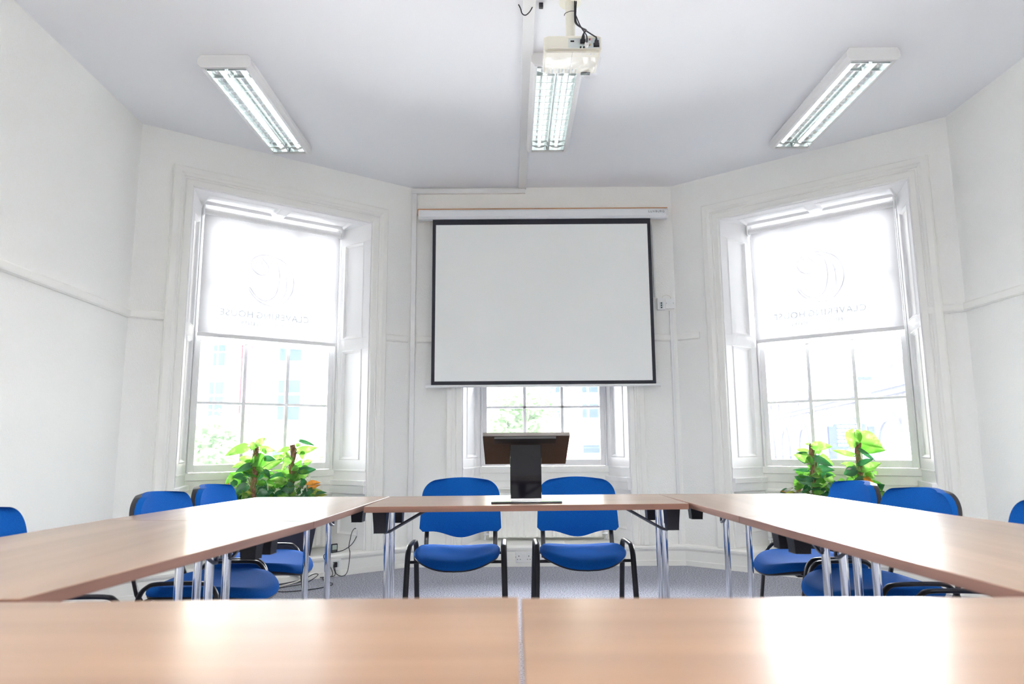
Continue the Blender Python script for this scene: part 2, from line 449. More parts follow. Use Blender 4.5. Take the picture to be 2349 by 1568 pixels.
# ------------------------------------------------------------------ roller blinds with the printed emblem
EMB = [(733,1142),(724,1150),(760,1203),(830,1258),(925,1282),(1020,1255),(1090,1170),(1116,1070),(1095,970),(1040,900),(960,862),(860,848),(790,868),(745,910),(738,950),(765,1000),(820,1027),(865,1015),(888,985),(885,940),(852,905),(833,885),(840,868),(880,862),(940,885),(970,930),(985,1010),(980,1100),(950,1195),(880,1240),(820,1228),(770,1185),(745,1152),(733,1142)]
EMBL = [[(765,885),(820,915),(850,960),(865,1013)], [(835,855),(790,900),(775,950),(780,1005)], [(985,1008),(1050,1020),(1113,1068)], [(930,860),(1000,910),(1040,1000),(1050,1080),(1040,1170),(965,1275)],
        [(1090,960),(1050,1020),(985,1070)], [(950,1195),(1030,1200),(1095,1165)], [(868,1242),(908,1282)], [(745,1178),(752,1168)]]
def mapE(p): return ((p[0] - 925) / 393 * .36, (1065 - p[1]) / 433 * .415)
BP = 1.0
def blind(c, sx, label):
    t = thing('roller_blind', label, 'blind', (*WC[c], 0), ANG[c], 'roller blinds in the side windows')
    y = .30
    MB().cyl((-.548, y, 2.775), (.548, y, 2.775), .024, 24).build('blind_roll', M['lampwhite'], t, smooth=False, auto=30)
    m = MB()
    rows = [[(x, y + .022 + .0012 * math.sin(i * 1.3), z) for i, x in enumerate([-.545 + 1.09 * k / 16 for k in range(17)])] for z in (1.835, 2.15, 2.45, 2.775)]
    m.grid(rows); m.build('blind_cloth', M['blind'], t, smooth=True)
    MB().box(-.547, .547, y + .012, y + .030, 1.808, 1.837).build('bottom_bar', M['lampwhite'], t, bevel=.003)
    for sg in (-1, 1):
        MB().box(min(sg*.552, sg*.562), max(sg*.552, sg*.562), y - .03, y + .03, 2.745, 2.825).build('blind_bracket', M['trunk'], t, bevel=.002)
    m = MB()
    m.tube([(sx*.552, y - .008, 2.775), (sx*.554, y - .006, 1.25)], .0018, 6); m.tube([(sx*.552, y + .02, 2.775), (sx*.554, y + .016, 1.25)], .0018, 6)
    m.build('pull_chain', M['white_pl'], t)
    m = MB(); yy = y + .0165
    for ln, rr in [(EMB, .0017)] + [(q, .0012) for q in EMBL]:
        pts = [(mapE(p)[0] - .01, yy, 2.30 + mapE(p)[1]) for p in ln]
        pts = smooth_path(pts, 4); rr2 = rr
        for a, b in zip(pts[:-1], pts[1:]):
            d = (b - a); d.normalize(); nn = Vector((-d.z, 0, d.x)) * rr2
            m.quad(a - nn, b - nn, b + nn, a + nn)
    m.build('printed_emblem', M['ink'], t)
    for txt, sz, z, xo in (('CLAVERING', .072, 1.985, .125), ('HOUSE', .072, 1.985, -.235), ('BUSINESS', .040, 1.925, .075), ('CENTRE', .040, 1.925, -.145)):
        cu = bpy.data.curves.new('lettering', 'FONT'); cu.body = txt; cu.size = sz; cu.align_x = 'CENTER'; cu.space_character = 1.15
        ob = bpy.data.objects.new('lettering', cu); COL.objects.link(ob)
        dg = bpy.context.evaluated_depsgraph_get(); me = bpy.data.meshes.new_from_object(ob.evaluated_get(dg))
        bpy.data.objects.remove(ob)
        lo = bpy.data.objects.new('printed_lettering', me); COL.objects.link(lo); lo.parent = t
        me.materials.clear(); me.materials.append(M['ink2'])
        # printed on the street side of the cloth, so it reads reversed from indoors
        lo.matrix_local = Matrix(((-1, 0, 0, xo - .035), (0, 0, 1, yy), (0, 1, 0, z), (0, 0, 0, 1)))
    return t
blind('L', 1, 'white roller blind with faint emblem half drawn in the window left of the screen')
blind('R', 1, 'white roller blind with faint emblem half drawn in the window right of the screen')

# ------------------------------------------------------------------ radiators in the window recesses
def radiator():
    t = thing('radiator')
    m = MB(); n = 60
    rows = []
    for z in (.195, .205, .54, .552):
        r = []
        for i in range(n + 1):
            x = -.485 + .97 * i / n
            ph = i % 3
            r.append((x, .255 - (.006 if ph == 1 else 0) * (1 if .2 < z < .545 else 0), z))
        rows.append(r)
    m.grid(rows); m.box(-.485, .485, .257, .30, .192, .556)
    m.build('radiator_panel', M['cream'], t)
    MB().box(-.487, .487, .250, .304, .552, .566).build('top_grille', M['cream'], t, bevel=.002)
    for sg in (-1, 1):
        m = MB(); x = sg * .52
        m.cyl((x, .275, .167), (x, .275, .225), .008, 10); m.cyl((x - .012, .275, .222), (x + .012, .275, .222), .013, 12)
        m.cyl((x, .275, .222), (sg * .485, .275, .222), .008, 10)
        v = m.build('radiator_valve', M['chrome'], t, auto=40)
        MB().tube([(x, .275, .23), (x, .275, .25), (x, .275, .285)], [.013, .017, .014], 12).build('valve_cap', M['white_pl'], v, auto=40)
    return t
r0 = radiator()
for c, o, lb_ in (('C', r0, 'cream panel radiator under the window behind the projection screen'),
                  ('L', copy_tree(r0), 'cream panel radiator behind the planter under the left window'),
                  ('R', copy_tree(r0), 'cream panel radiator behind the planter under the right window')):
    o.location = (*WC[c], 0); o.rotation_euler.z = ANG[c]
    tag(o, lb_, 'radiator', 'radiators under the bay windows')

# ------------------------------------------------------------------ projection screen
t = thing('projection_screen', 'pull-down projection screen with black border in white case on the back wall', 'projection screen', (.26, 5.66, 1.45))
def SB(x0, x1, y0, y1, z0, z1): return MB().box(x0 - .26, x1 - .26, y0 - 5.66, y1 - 5.66, z0 - 1.45, z1 - 1.45)
oct_ = [(-.042, -.024), (-.024, -.042), (.024, -.042), (.042, -.024), (.042, .024), (.024, .042), (-.024, .042), (-.042, .024)]
m = MB(); Tx = Matrix(((0, 0, 1, -1.055), (1, 0, 0, 0), (0, 1, 0, 1.487), (0, 0, 0, 1)))
m.prism(oct_, .02, 2.12, Tx); m.build('screen_case', M['scrcase'], t, bevel=.002)
for a, b in ((0, .02), (2.12, 2.14)):
    m = MB(); m.prism([(p[0] * 1.04, p[1] * 1.04) for p in oct_], a, b, Tx); m.build('end_cap', M['white_pl'], t, bevel=.003)
m = MB(); Yc = -.012
m.cur = 0
zt, zb_, x0, x1 = 1.445, .022, -.933, .934
def cloth_rows(xa, xb, za, zb2, nx, nz, dy=0.):
    return [[(xa + (xb - xa) * i / nx, Yc + dy + .004 * math.sin((xa + (xb-xa) * i / nx) * 2.2) * ((zt - (za + (zb2-za) * j / nz))), za + (zb2 - za) * j / nz) for i in range(nx + 1)] for j in range(nz + 1)]
m.grid(cloth_rows(x0 + .028, x1 - .028, zb_ + .030, zt - .048, 24, 12))
m.build('screen_cloth', M['scr'], t, smooth=True)
m = MB()
for (xa, xb, za, zb2) in ((x0, x0 + .028, zb_, zt), (x1 - .028, x1, zb_, zt), (x0 + .028, x1 - .028, zb_, zb_ + .030), (x0 + .028, x1 - .028, zt - .048, zt)):
    m.grid(cloth_rows(xa, xb, za, zb2, 24, 12, 0.))
m.build('screen_border', M['scrb'], t, smooth=True)
m = MB(); m.grid(cloth_rows(x0, x1, zb_, zt, 24, 12, .003)); m.build('screen_backing', M['scrb'], t, smooth=True)
m = MB(); m.tube([(x0 - .03, Yc, .012), (x1 + .02, Yc, .012)], .011, 14); m.build('weight_bar', M['white_pl'], t, auto=40)
for x in (x0 - .035, x1 + .025):
    MB().tube([(x - .008, Yc, .012), (x + .008, Yc, .012)], .013, 14).build('bar_end_cap', M['white_pl'], t, auto=40)
cu = bpy.data.curves.new('lettering', 'FONT'); cu.body = 'LUXBURG'; cu.size = .027; cu.space_character = 1.2
ob = bpy.data.objects.new('lt', cu); COL.objects.link(ob); dg = bpy.context.evaluated_depsgraph_get()
me = bpy.data.meshes.new_from_object(ob.evaluated_get(dg)); bpy.data.objects.remove(ob)
lo = bpy.data.objects.new('printed_lettering', me); COL.objects.link(lo); lo.parent = t; me.materials.clear(); me.materials.append(M['ext_grey'])
lo.matrix_local = Matrix(((1, 0, 0, .915), (0, 0, -1, -.0428), (0, 1, 0, 1.487), (0, 0, 0, 1)))
tag(MB().box(-.815, 1.360, 5.704, 5.768, 2.955, 3.014).build('wooden_batten', M['pine'], bevel=.002), 'bare pine batten fixing the screen case to the back wall', 'batten')

# ------------------------------------------------------------------ surface trunking and screen controls
tag(MB().box(-.866, -.826, 5.742, 5.769, .168, 3.165).build('cable_trunking', M['trunk'], bevel=.002), 'white vertical cable trunking left of the projection screen', 'trunking')
tag(MB().box(-.866, .125, 5.738, 5.769, 3.165, 3.205).build('cable_trunking', M['trunk'], bevel=.002), 'white horizontal cable trunking high on the back wall above the screen', 'trunking')
tag(MB().box(.068, .133, 2.6, 5.768, 3.207, 3.2245).build('cable_trunking', M['trunk'], bevel=.002), 'wide white cable trunking running along the ceiling beside the middle lamp', 'trunking')
m = MB(); m.box(1.228, 1.246, 5.755, 5.769, 2.225, 2.87)
tag(m.build('cable_trunking', M['trunk'], bevel=.002), 'thin white cable trunking from the screen case down to the wall control', 'trunking')
m = MB(); pts = [(1.362, 2.112), (1.372, 1.3), (1.392, .18)]
m.box(1.352, 1.376, 5.752, 5.769, .168, 2.108)
tag(m.build('cable_trunking', M['trunk'], bevel=.002), 'white conduit from the wall control down to the baseboard right of the screen', 'trunking')
t = thing('screen_control', 'small white screen control with three dark buttons right of the screen', 'switch', (1.282, 5.768, 2.165))
MB().box(-.034, .034, -.028, 0, -.052, .052).build('control_body', M['white_pl'], t, bevel=.004)
MB().box(-.016, .016, -.0295, -.027, -.042, .014).build('control_panel', M['ivory_d'], t)
for k in range(3):
    MB().cyl((0, -.030, -.033 + .019 * k), (0, -.034, -.033 + .019 * k), .006, 12).build('button', M['dark'], t, auto=40)
t = thing('junction_box', 'blank white junction box beside the screen control', 'switch', (1.357, 5.768, 2.165))
MB().box(-.040, .042, -.022, 0, -.042, .046).build('box_body', M['white_pl'], t, bevel=.004)
for sx in (-.03, .03): MB().cyl((sx, -.022, .006), (sx, -.0235, .006), .003, 8).build('screw', M['steel'], t)
tag(MB().tube(smooth_path([(1.295, 5.755, 2.217), (1.30, 5.75, 2.232), (1.33, 5.748, 2.242), (1.36, 5.75, 2.232), (1.37, 5.755, 2.211)]), .0025, 8).build('short_cable', M['cablew'], smooth=True), 'short white cable looping over the screen control and junction box', 'cable')

# ------------------------------------------------------------------ ceiling lamps
def lamp():
    t = thing('ceiling_lamp'); Lh = .595
    prof = [(-.135, 0), (-.155, .022), (-.155, .052), (-.138, .078), (.138, .078), (.155, .052), (.155, .022), (.135, 0)]   # x, z from the bottom
    # housing: side shells, top, rims
    m = MB()
    def shell(pr, y0, y1, th=.004):
        for (a, b) in zip(pr[:-1], pr[1:]):
            m.quad((a[0], y0, a[1]), (a[0], y1, a[1]), (b[0], y1, b[1]), (b[0], y0, b[1]))
    shell(prof, -Lh, Lh)
    for sg in (-1, 1):
        m.box(min(sg*.120, sg*.136), max(sg*.120, sg*.136), -Lh, Lh, 0, .006)
    m.box(-.12, .12, -Lh, -Lh + .012, 0, .006); m.box(-.12, .12, Lh - .012, Lh, 0, .006)
    m.build('lamp_housing', M['lampwhite'], t)
    for sg in (-1, 1):
        m = MB(); T = Matrix(((1, 0, 0, 0), (0, 0, 1, sg * Lh - .008), (0, 1, 0, 0), (0, 0, 0, 1)))
        m.prism([(p[0], p[1]) for p in prof][::-1], 0, .016, T); m.build('end_cap', M['lampwhite'], t, bevel=.003)
    # reflector tray
    m = MB(); r = [(-.119, .004), (-.112, .045), (-.085, .066), (-.045, .066), (-.016, .045), (0, .012), (.016, .045), (.045, .066), (.085, .066), (.112, .045), (.119, .004)]
    for (a, b) in zip(r[:-1], r[1:]):
        m.quad((a[0], -Lh + .01, a[1]), (b[0], -Lh + .01, b[1]), (b[0], Lh - .01, b[1]), (a[0], Lh - .01, a[1]))
    m.build('reflector', M['mirror'], t, smooth=False)
    m = MB(); nb = 15
    for k in range(nb):
        y = -Lh + .035 + (2 * Lh - .07) * k / (nb - 1)
        for sg in (-1, 1):
            xa, xb = sg * .010, sg * .117
            q = [(xa, .003), (xb, .003), (xb * .97, .034), (sg * .085, .022), (sg * .063, .017), (sg * .04, .022), (sg * .014, .034)]
            # scalloped cross blade, slightly wedge shaped
            front = [(p[0], y - .002, p[1]) for p in q]; back = [(p[0], y + .002, p[1]) for p in q]
            n = len(m.v); m.v += front + back; K = len(q)
            m.f.append(tuple(n + i for i in range(K))); m.mi.append(0); m.f.append(tuple(n + K + i for i in range(K))[::-1]); m.mi.append(0)
            for i in range(K): m.f.append((n + i, n + (i+1) % K, n + K + (i+1) % K, n + K + i)); m.mi.append(0)
    m.box(-.004, .004, -Lh + .02, Lh - .02, .003, .02)
    m.build('louvre', M['mirror'], t)
    for sg in (-1, 1):
        MB().cyl((sg * .063, -Lh + .03, .045), (sg * .063, Lh - .03, .045), .0130, 14).build('fluorescent_tube', M['tube'], t, auto=50)
    return t
lp = lamp()
for i, (x, y, lab) in enumerate([(-1.652, 4.262, 'twin tube fluorescent ceiling lamp nearest the left wall'), (.275, 4.262, 'twin tube fluorescent ceiling lamp in the middle, beyond the projector'), (2.085, 4.232, 'twin tube fluorescent ceiling lamp nearest the right wall')]):
    o = lp if i == 0 else copy_tree(lp)
    o.location = (x, y, H - .0785); tag(o, lab, 'ceiling lamp', 'fluorescent ceiling lamps')
for x in (-1.6, .275, 2.1):          # unseen lamp rows added above and behind the camera to brighten the room
    for y in (.9, -1.4):
        o = copy_tree(lp); o.location = (x, y, H - .0785)
        for ch in o.children:
            if ch.name.startswith('fluorescent_tube'):
                ch.data = ch.data.copy(); ch.data.materials.clear(); ch.data.materials.append(M['tube_fill'])
        tag(o, 'added twin tube ceiling lamp out of view, brightening the room', 'ceiling lamp', 'added fill lamps above and behind the camera')

# ------------------------------------------------------------------ projector on its ceiling pole
t = thing('projector', 'ivory projector hanging from the ceiling on a pole, rear sockets showing', 'projector', (.308, 3.2, 2.925))
bw, bh = .141, .0385
m = MB()
m.prism([(-bw, -.10), (-bw + .022, -.112), (bw - .022, -.112), (bw, -.10), (bw - .004, .11), (-bw + .004, .11)], -bh + .010, bh)
m.prism([(-bw + .008, -.094), (bw - .008, -.094), (bw - .010, .104), (-bw + .010, .104)], -bh, -bh + .010)
m.build('projector_body', M['ivory'], t, bevel=.006, seg=3)
MB().box(-.022, .132, -.1145, -.111, -.028, .022).build('socket_panel', M['ivory_d'], t, bevel=.001)
MB().box(-.025, .135, -.1165, -.111, .022, .026).build('panel_lip', M['ivory'], t)
m = MB(); m.box(-.012, .006, -.117, -.1145, .002, .010); m.build('vga_socket', M['dark'], t, bevel=.001)
m = MB(); m.tube([(.053, -.1135, -.026), (.053, -.118, -.026)], .0045, 10); m.tube([(.037, -.1135, -.026), (.037, -.118, -.026)], .0045, 10); m.build('audio_socket', M['dark'], t)
for k, cc in enumerate(('red', 'white_pl', 'gold')):
    MB().tube([(.082, -.1135, .014 - .014 * k), (.082, -.120, .014 - .014 * k)], .004, 10).build('phono_socket', M[cc], t)
MB().box(.100, .128, -.118, -.1145, -.026, -.004).build('power_socket', M['dark'], t, bevel=.001)
m = MB(); m.box(.034, .060, -.135, -.118, -.010, .006); m.tube([(.047, -.13, .004), (.049, -.138, .020), (.051, -.14, .034)], [.010, .007, .003], 10); m.build('vga_plug', M['rubber'], t, bevel=.002)
m = MB(); m.tube([(.066, -.114, -.018), (.066, -.132, -.016)], .011, 12); m.build('grey_plug', M['trunk'], t, auto=40)
m = MB(); m.box(.104, .124, -.136, -.118, -.020, .000); m.tube([(.112, -.13, -.004), (.113, -.134, .012)], [.007, .004], 8); m.build('power_plug', M['rubber'], t, bevel=.002)
m = MB()
for k in range(9): m.box(-.11 + k * .017, -.104 + k * .017, .055, .098, -bh - .0012, -bh + .001)
m.build('vent_slot', M['ivory_d'], t)
m = MB(); m.box(-.002, -.0012, -.094, .104, -bh - .0006, -bh + .001); m.box(.058, .105, .088, .107, -bh - .006, -bh + .001)
m.build('base_detail', M['ext_frame'], t)
for k in range(3): MB().cyl((.075 + .016 * k, -.075, -bh - .001), (.075 + .016 * k, -.075, -bh + .001), .0045, 12).build('base_button', M['trunk'], t)
# crinkled clear sleeve under the front half
m = MB(); rnd = random.Random(3); rows = []
for j in range(13):
    y = -.06 + .185 * j / 12
    rows.append([(-bw - .006 + (2 * bw + .012) * i / 22, y, -bh - .004 - .005 * (j / 12) - .004 * math.sin(i * .9 + j * .8) * (j / 12) - rnd.uniform(0, .004)) for i in range(23)])
m.grid(rows); m.build('plastic_sleeve', M['bag'], t, smooth=True)
m = MB(); m.tube([(0, -.0, bh + .045), (0, 0, .298)], .024, 20); m.build('ceiling_pole', M['ivory'], t, auto=40)
m = MB(); m.tube([(0, 0, .288), (0, 0, .2985)], .055, 24); m.build('ceiling_rose', M['ivory'], t, auto=40)
m = MB(); m.tube([(0, 0, bh + .03), (0, 0, bh + .05)], .0255, 20); m.box(-.028, -.022, -.018, .018, bh, bh + .05); m.box(.022, .028, -.018, .018, bh, bh + .05); m.tube([(-.034, 0, bh + .02), (.034, 0, bh + .02)], .006, 10)
m.box(-.035, .035, -.03, .05, bh, bh + .008)
m.build('pivot_bracket', M['ivory'], t, bevel=.001)
m = MB()
for a, b in ((-.095, -.04), (.095, -.04), (0, .09)): m.tube([(a, b, bh + .002), (a * .3, b * .3, bh + .012)], .006, 8); m.tube([(a, b, bh - .002), (a, b, bh + .026)], .004, 8)
m.build('mounting_arm', M['ivory'], t, auto=40)
def cable(name, pts, r, mat, label, k=6, n=8):
    return tag(MB().tube(smooth_path(pts, k), r, n).build(name, mat, smooth=True), label, 'cable')
P0 = Vector((.308, 3.2, 2.925))
def pj(*p): return tuple(P0 + Vector(p))
cable('video_cable', [pj(.022, -.030, .28), pj(.020, -.034, .19), pj(.024, -.034, .155), pj(.048, -.055, .118), pj(.068, -.10, .075), pj(.060, -.135, .045), pj(.051, -.141, .036)], .0034, M['rubber'], 'thick black cable curling from the pole to the middle projector socket')
cable('power_cable', [pj(.030, -.028, .28), pj(.026, -.032, .17), pj(.052, -.05, .12), pj(.075, -.08, .08), pj(.100, -.11, .04), pj(.113, -.134, .014)], .0032, M['rubber'], 'black power cable ending at the rightmost projector socket')
cable('grey_cable', [pj(.026, -.030, .20), pj(.045, -.05, .13), pj(.060, -.09, .07), pj(.066, -.135, .02), pj(.066, -.134, -.012)], .003, M['rubber'], 'black cable running down to the grey projector plug')
cable('cable_tie', [pj(-.032, -.02, .205), pj(-.026, -.027, .215), pj(0, -.029, .225), pj(.03, -.02, .23)], .0016, M['rubber'], 'thin black cable tie around the projector pole')
cable('white_cable', [pj(.03, -.01, .03 + bh), pj(.055, -.02, .045 + bh), pj(.075, -.02, .05 + bh), pj(.095, -.02, .02 + bh)], .002, M['cablew'], 'thin white cable arching over the top of the projector')
cable('loose_cable', [(.046, 3.22, 3.222), (.056, 3.22, 3.20), (.064, 3.22, 3.172), (.082, 3.22, 3.163), (.105, 3.22, 3.185), (.123, 3.22, 3.222)], .0030, M['rubber'], 'black cable drooping in a loop from the ceiling trunking')
tag(MB().box(.150, .172, 3.205, 3.225, 3.198, 3.2245).build('cable_clip', M['rubber'], bevel=.003), 'small black cable clip on the ceiling left of the projector pole', 'clip')

# ------------------------------------------------------------------ tables
def table(label, P, mat, foot=.27, shift=(0, 0)):
    """P: P0-P1 = one short end, P2-P3 = the other (order round the top)"""
    P = [Vector((*p, 0)) for p in P]
    c = (P[0] + P[1] + P[2] + P[3]) / 4
    t = thing('folding_table', label, 'table', tuple(c), 0, 'folding tables in the ring')
    q = [(p.x - c.x, p.y - c.y) for p in P]
    area = sum(q[i][0] * q[(i+1) % 4][1] - q[(i+1) % 4][0] * q[i][1] for i in range(4))
    if area < 0: q = q[::-1]
    m = MB(); m.prism(q, .705, .730)
    m.mi = [0, 0, 1, 1, 1, 1]
    top = m.build('tabletop', [mat, M['edge']], t, bevel=.0015)
    for (a, b, o1, o2) in ((P[0], P[1], P[3], P[2]), (P[2], P[3], P[1], P[0])):
        e = (b - a).normalized(); mid = (a + b) / 2 - c; inn = ((o1 + o2) / 2 - (a + b) / 2).normalized()
        base = mid + inn * .055
        Z = Vector((0, 0, 1))
        m = MB(); m.tube([base - e * foot, base - e * (foot - .03), base + e * (foot - .03), base + e * foot], .014, 10)
        m.v = [(x, y, z + .022) for (x, y, z) in m.v]
        m.tube([base - e * (foot - .02) + Z * .0, base - e * (foot - .02) + Z * .01], .016, 10); m.tube([base + e * (foot - .02), base + e * (foot - .02) + Z * .01], .016, 10)
        m.build('foot', M['chrome'], t, auto=40)
        for sg in (-1, 1):
            p = base + e * (.054 * sg)
            m = MB(); m.tube([p + Z * .02, p + Z * .698], .0145, 18); lg = m.build('leg', M['chrome'], t, auto=40)
            m = MB(); pp = p + e * (.018 * sg)
            m.tube([pp + Z * .596 - inn * .012, pp + Z * .600 + inn * .012, pp + inn * .19 + Z * .700], .0062, 8)
            m.tube([pp + Z * .640 - inn * .010, pp + Z * .600 - inn * .013], .0062, 8)
            m.build('brace', M['steel'], lg, smooth=True)
        m = MB(); Tt = Matrix(((e.x, inn.x, 0, base.x), (e.y, inn.y, 0, base.y), (0, 0, 1, 0), (0, 0, 0, 1)))
        m.box(-.075, .075, -.018, .018, .690, .7045, Tt); m.box(-.07, .07, .02, .30, .698, .7045, Tt)
        m.build('hinge_plate', M['steel'], t, bevel=.001)
        for sg in (-1, 1):
            m = MB(); n = len(m.v)
            cx = sg * .20
            for z, w_, d_ in ((.7045, .036, .030), (.640, .028, .026), (.612, .026, .025)):
                for (i, j) in ((-1, -1), (1, -1), (1, 1), (-1, 1)):
                    m.v.append(tuple(Tt @ Vector((cx + i * w_, j * d_, z))))
            for k in range(2):
                for i in range(4):
                    j = (i + 1) % 4; m.f.append((k*4 + i, k*4 + j, k*4 + 4 + j, k*4 + 4 + i)); m.mi.append(0)
            m.f.append((0, 1, 2, 3)); m.f.append((11, 10, 9, 8)); m.mi += [0, 0]
            m.build('corner_block', M['blackp'], t, bevel=.002)
    return t
g = .0018
table('walnut folding table directly under the lectern, front edge facing the room', [(-.632 + g, 2.95), (-.622 + g, 3.527), (.742 - g, 3.572), (.756 - g, 3.005)], M['woodx'], .24)
table('walnut folding table on the left that meets the lectern table', [(-.686, 2.414 + g), (-1.468, 2.505 + g), (-1.300, 3.535), (-.622 - g, 3.527)], M['woody'])
table('walnut folding table on the right that meets the lectern table', [(.801, 2.487 + g), (1.553, 2.466 + g), (1.472, 3.515), (.742 + g, 3.572)], M['woody'])
table('walnut folding table on the left touching the left foreground table', [(-.686, 2.414 - g), (-1.468, 2.505 - g), (-1.56, 1.236), (-.854, 1.232)], M['woody'])
table('walnut folding table on the right touching the right foreground table', [(.801, 2.487 - g), (1.553, 2.466 - g), (1.74, 1.228), (.883, 1.232)], M['woody'])
table('foreground walnut folding table left of the seam', [(.008, 1.222), (.006, .48), (-1.40, .46), (-1.40, 1.202)], M['woodx'])
table('foreground walnut folding table right of the seam', [(.0125, 1.212), (.0105, .48), (1.42, .46), (1.42, 1.184)], M['woodx'])

# ------------------------------------------------------------------ chairs
def superell(t, a, b, n=3.2):
    c, s_ = math.cos(t), math.sin(t)
    return (a * math.copysign(abs(c) ** (2 / n), c), b * math.copysign(abs(s_) ** (2 / n), s_))
def make_chair():
    t = thing('conference_chair')
    # seat cushion: superellipse, saddle shaped, waterfall front
    def seat_mesh(shell):
        m = MB(); NA = 44; NR = 9; cy = .045
        def saddle(x, y):
            z = .400 + .034 * (abs(x) / .22) ** 2.2 - .004 * math.cos(y * 6)
            if y > .14: z -= 1.1 * (y - .14) ** 2
            if y < -.12: z += .6 * (y + .12) ** 2
            return z
        rings = []
        if not shell:
            prof = [(k / 7 * .93, 0) for k in range(1, 8)] + [(.968, -.008), (.992, -.016), (1., -.026), (.992, -.034), (.975, -.039)]
        else:
            prof = [(.965, -.036), (.985, -.039), (.965, -.046), (.88, -.050), (.6, -.052), (.2, -.052)]
        for (f_, dz) in prof:
            ring = []
            for k in range(NA):
                x, y = superell(2 * PI * k / NA, .232 * f_, .250 * f_, 3.0)
                if y > 0: x *= 1 - .17 * (y / .25) ** 2.2
                ring.append((x, y + cy, saddle(x, y) + dz + (.012 * (1 - f_ ** 4) if not shell else 0)))
            rings.append(ring)
        n0 = 0
        for r in rings: m.v += r
        for i in range(len(rings) - 1):
            for k in range(NA):
                k2 = (k + 1) % NA; m.f.append((i*NA + k, i*NA + k2, (i+1)*NA + k2, (i+1)*NA + k)); m.mi.append(0)
        ci = len(m.v); z = rings[0][0][2] if not shell else 0
        if not shell:
            m.v.append((0, cy, saddle(0, 0) + .012)); [m.f.append((ci, (k+1) % NA, k)) for k in range(NA)]; m.mi += [0] * NA
        else:
            L_ = (len(rings) - 1) * NA; m.f.append(tuple(L_ + k for k in range(NA))); m.mi.append(0)
        return m
    seat_mesh(False).build('seat', M['blue'], t, smooth=True)
    seat_mesh(True).build('seat_shell', M['blackp'], t, smooth=True)
    # backrest
    def back_pt(u, v, d):
        """u -1..1 across, v 0..1 up; d thickness offset"""
        topz = .792 - .010 * u * u
        botz = .492 - .038 * (.5 + .5 * math.cos(PI * min(1, abs(u) / .80)))
        z = botz + (topz - botz) * v
        w_ = .236 - .014 * v
        if v > .68:
            f2 = (v - .68) / .32; w_ -= .088 * (1 - math.sqrt(max(0, 1 - f2 * f2)))
        if v < .06: w_ -= .020 * (1 - v / .06) ** 2
        x = w_ * u
        y = -.185 - (z - .45) * .20 + .050 * (u * u) - d
        return (x, y, z)
    def back_mesh(d0, d1, edge, f_):
        m = MB(); NU, NV = 22, 25
        VV = lambda q: math.sin(q * PI / 2) ** 1.0 if True else q
        front = [[back_pt(-1 + 2 * i / NU, VV(j / NV), d0) for i in range(NU + 1)] for j in range(NV + 1)]
        def shrink(i, j):
            u = -1 + 2 * i / NU; v = VV(j / NV); return back_pt(u * f_, .5 + (v - .5) * f_, d1)
        back = [[shrink(i, j) for i in range(NU + 1)] for j in range(NV + 1)]
        m.grid(front); nb = len(m.v); m.grid([r[::-1] for r in back])
        w_ = NU + 1
        def F(i, j): return j * w_ + i
        def Bk(i, j): return nb + j * w_ + (NU - i)
        loop = [(i, 0) for i in range(NU)] + [(NU, j) for j in range(NV)] + [(NU - i, NV) for i in range(NU)] + [(0, NV - j) for j in range(NV)]
        for k in range(len(loop)):
            a = loop[k]; b = loop[(k + 1) % len(loop)]
            m.f.append((F(*b), F(*a), Bk(*a), Bk(*b))); m.mi.append(0)
        return m
    m = back_mesh(0, .022, 0, 1.0)
    # pillow the front a little
    m.v = [(x, y + (.016 * max(0, 1 - (x / .236) ** 4) * max(0, 1 - (abs(z - .64) / .165) ** 4) if k < 23 * 26 else 0), z) for k, (x, y, z) in enumerate(m.v)]
    b = m.build('backrest', M['blue'], t, smooth=True, bevel=.008, seg=3)
    m = back_mesh(.0225, .044, 0, .95); m.build('back_shell', M['blackp'], t, smooth=True, bevel=.008, seg=2)
    # side frames
    for sg in (-1, 1):
        xr = .252
        m = MB()
        rl = smooth_path([(sg * .255, .172, .35), (sg * .254, .160, .405), (sg * xr, .138, .437), (sg * xr, .095, .452), (sg * xr, -.075, .450), (sg * xr, -.122, .436), (sg * .252, -.148, .405), (sg * .253, -.162, .35)], 5)
        m.tube(rl, .0085, 12, rx=.0145, up=(0, 1, 0)); m.build('side_rail', M['blackm'], t, smooth=True)
        m = MB(); m.tube([(sg * .255, .172, .352), (sg * .264, .212, .02)], .0085, 12, rx=.0145, up=(0, 1, 0)); m.tube([(sg*.264, .2125, .022), (sg*.264, .2125, 0)], .013, 10)
        m.build('leg', M['blackm'], t, auto=40)
        m = MB(); m.tube([(sg * .253, -.162, .352), (sg * .258, -.262, .02)], .0085, 12, rx=.0145, up=(0, 1, 0)); m.tube([(sg*.258, -.2625, .022), (sg*.258, -.2625, 0)], .013, 10)
        m.build('leg', M['blackm'], t, auto=40)
        m = MB(); m.tube([(sg * .200, -.150, .345), (sg * .200, -.188, .40), (sg * .200, -.222, .52), (sg * .19, -.238, .62)], .013, 10, rx=.008, up=(1, 0, 0)); m.build('upright', M['blackm'], t, smooth=True)
    m = MB(); m.tube([(-.252, .152, .372), (.252, .152, .372)], .008, 10); m.tube([(-.252, -.152, .372), (.252, -.152, .372)], .008, 10)
    m.box(-.14, -.11, -.155, .155, .350, .362); m.box(.11, .14, -.155, .155, .350, .362)
    
    m.build('seat_support', M['blackm'], t, auto=40)
    return t
ch0 = make_chair()
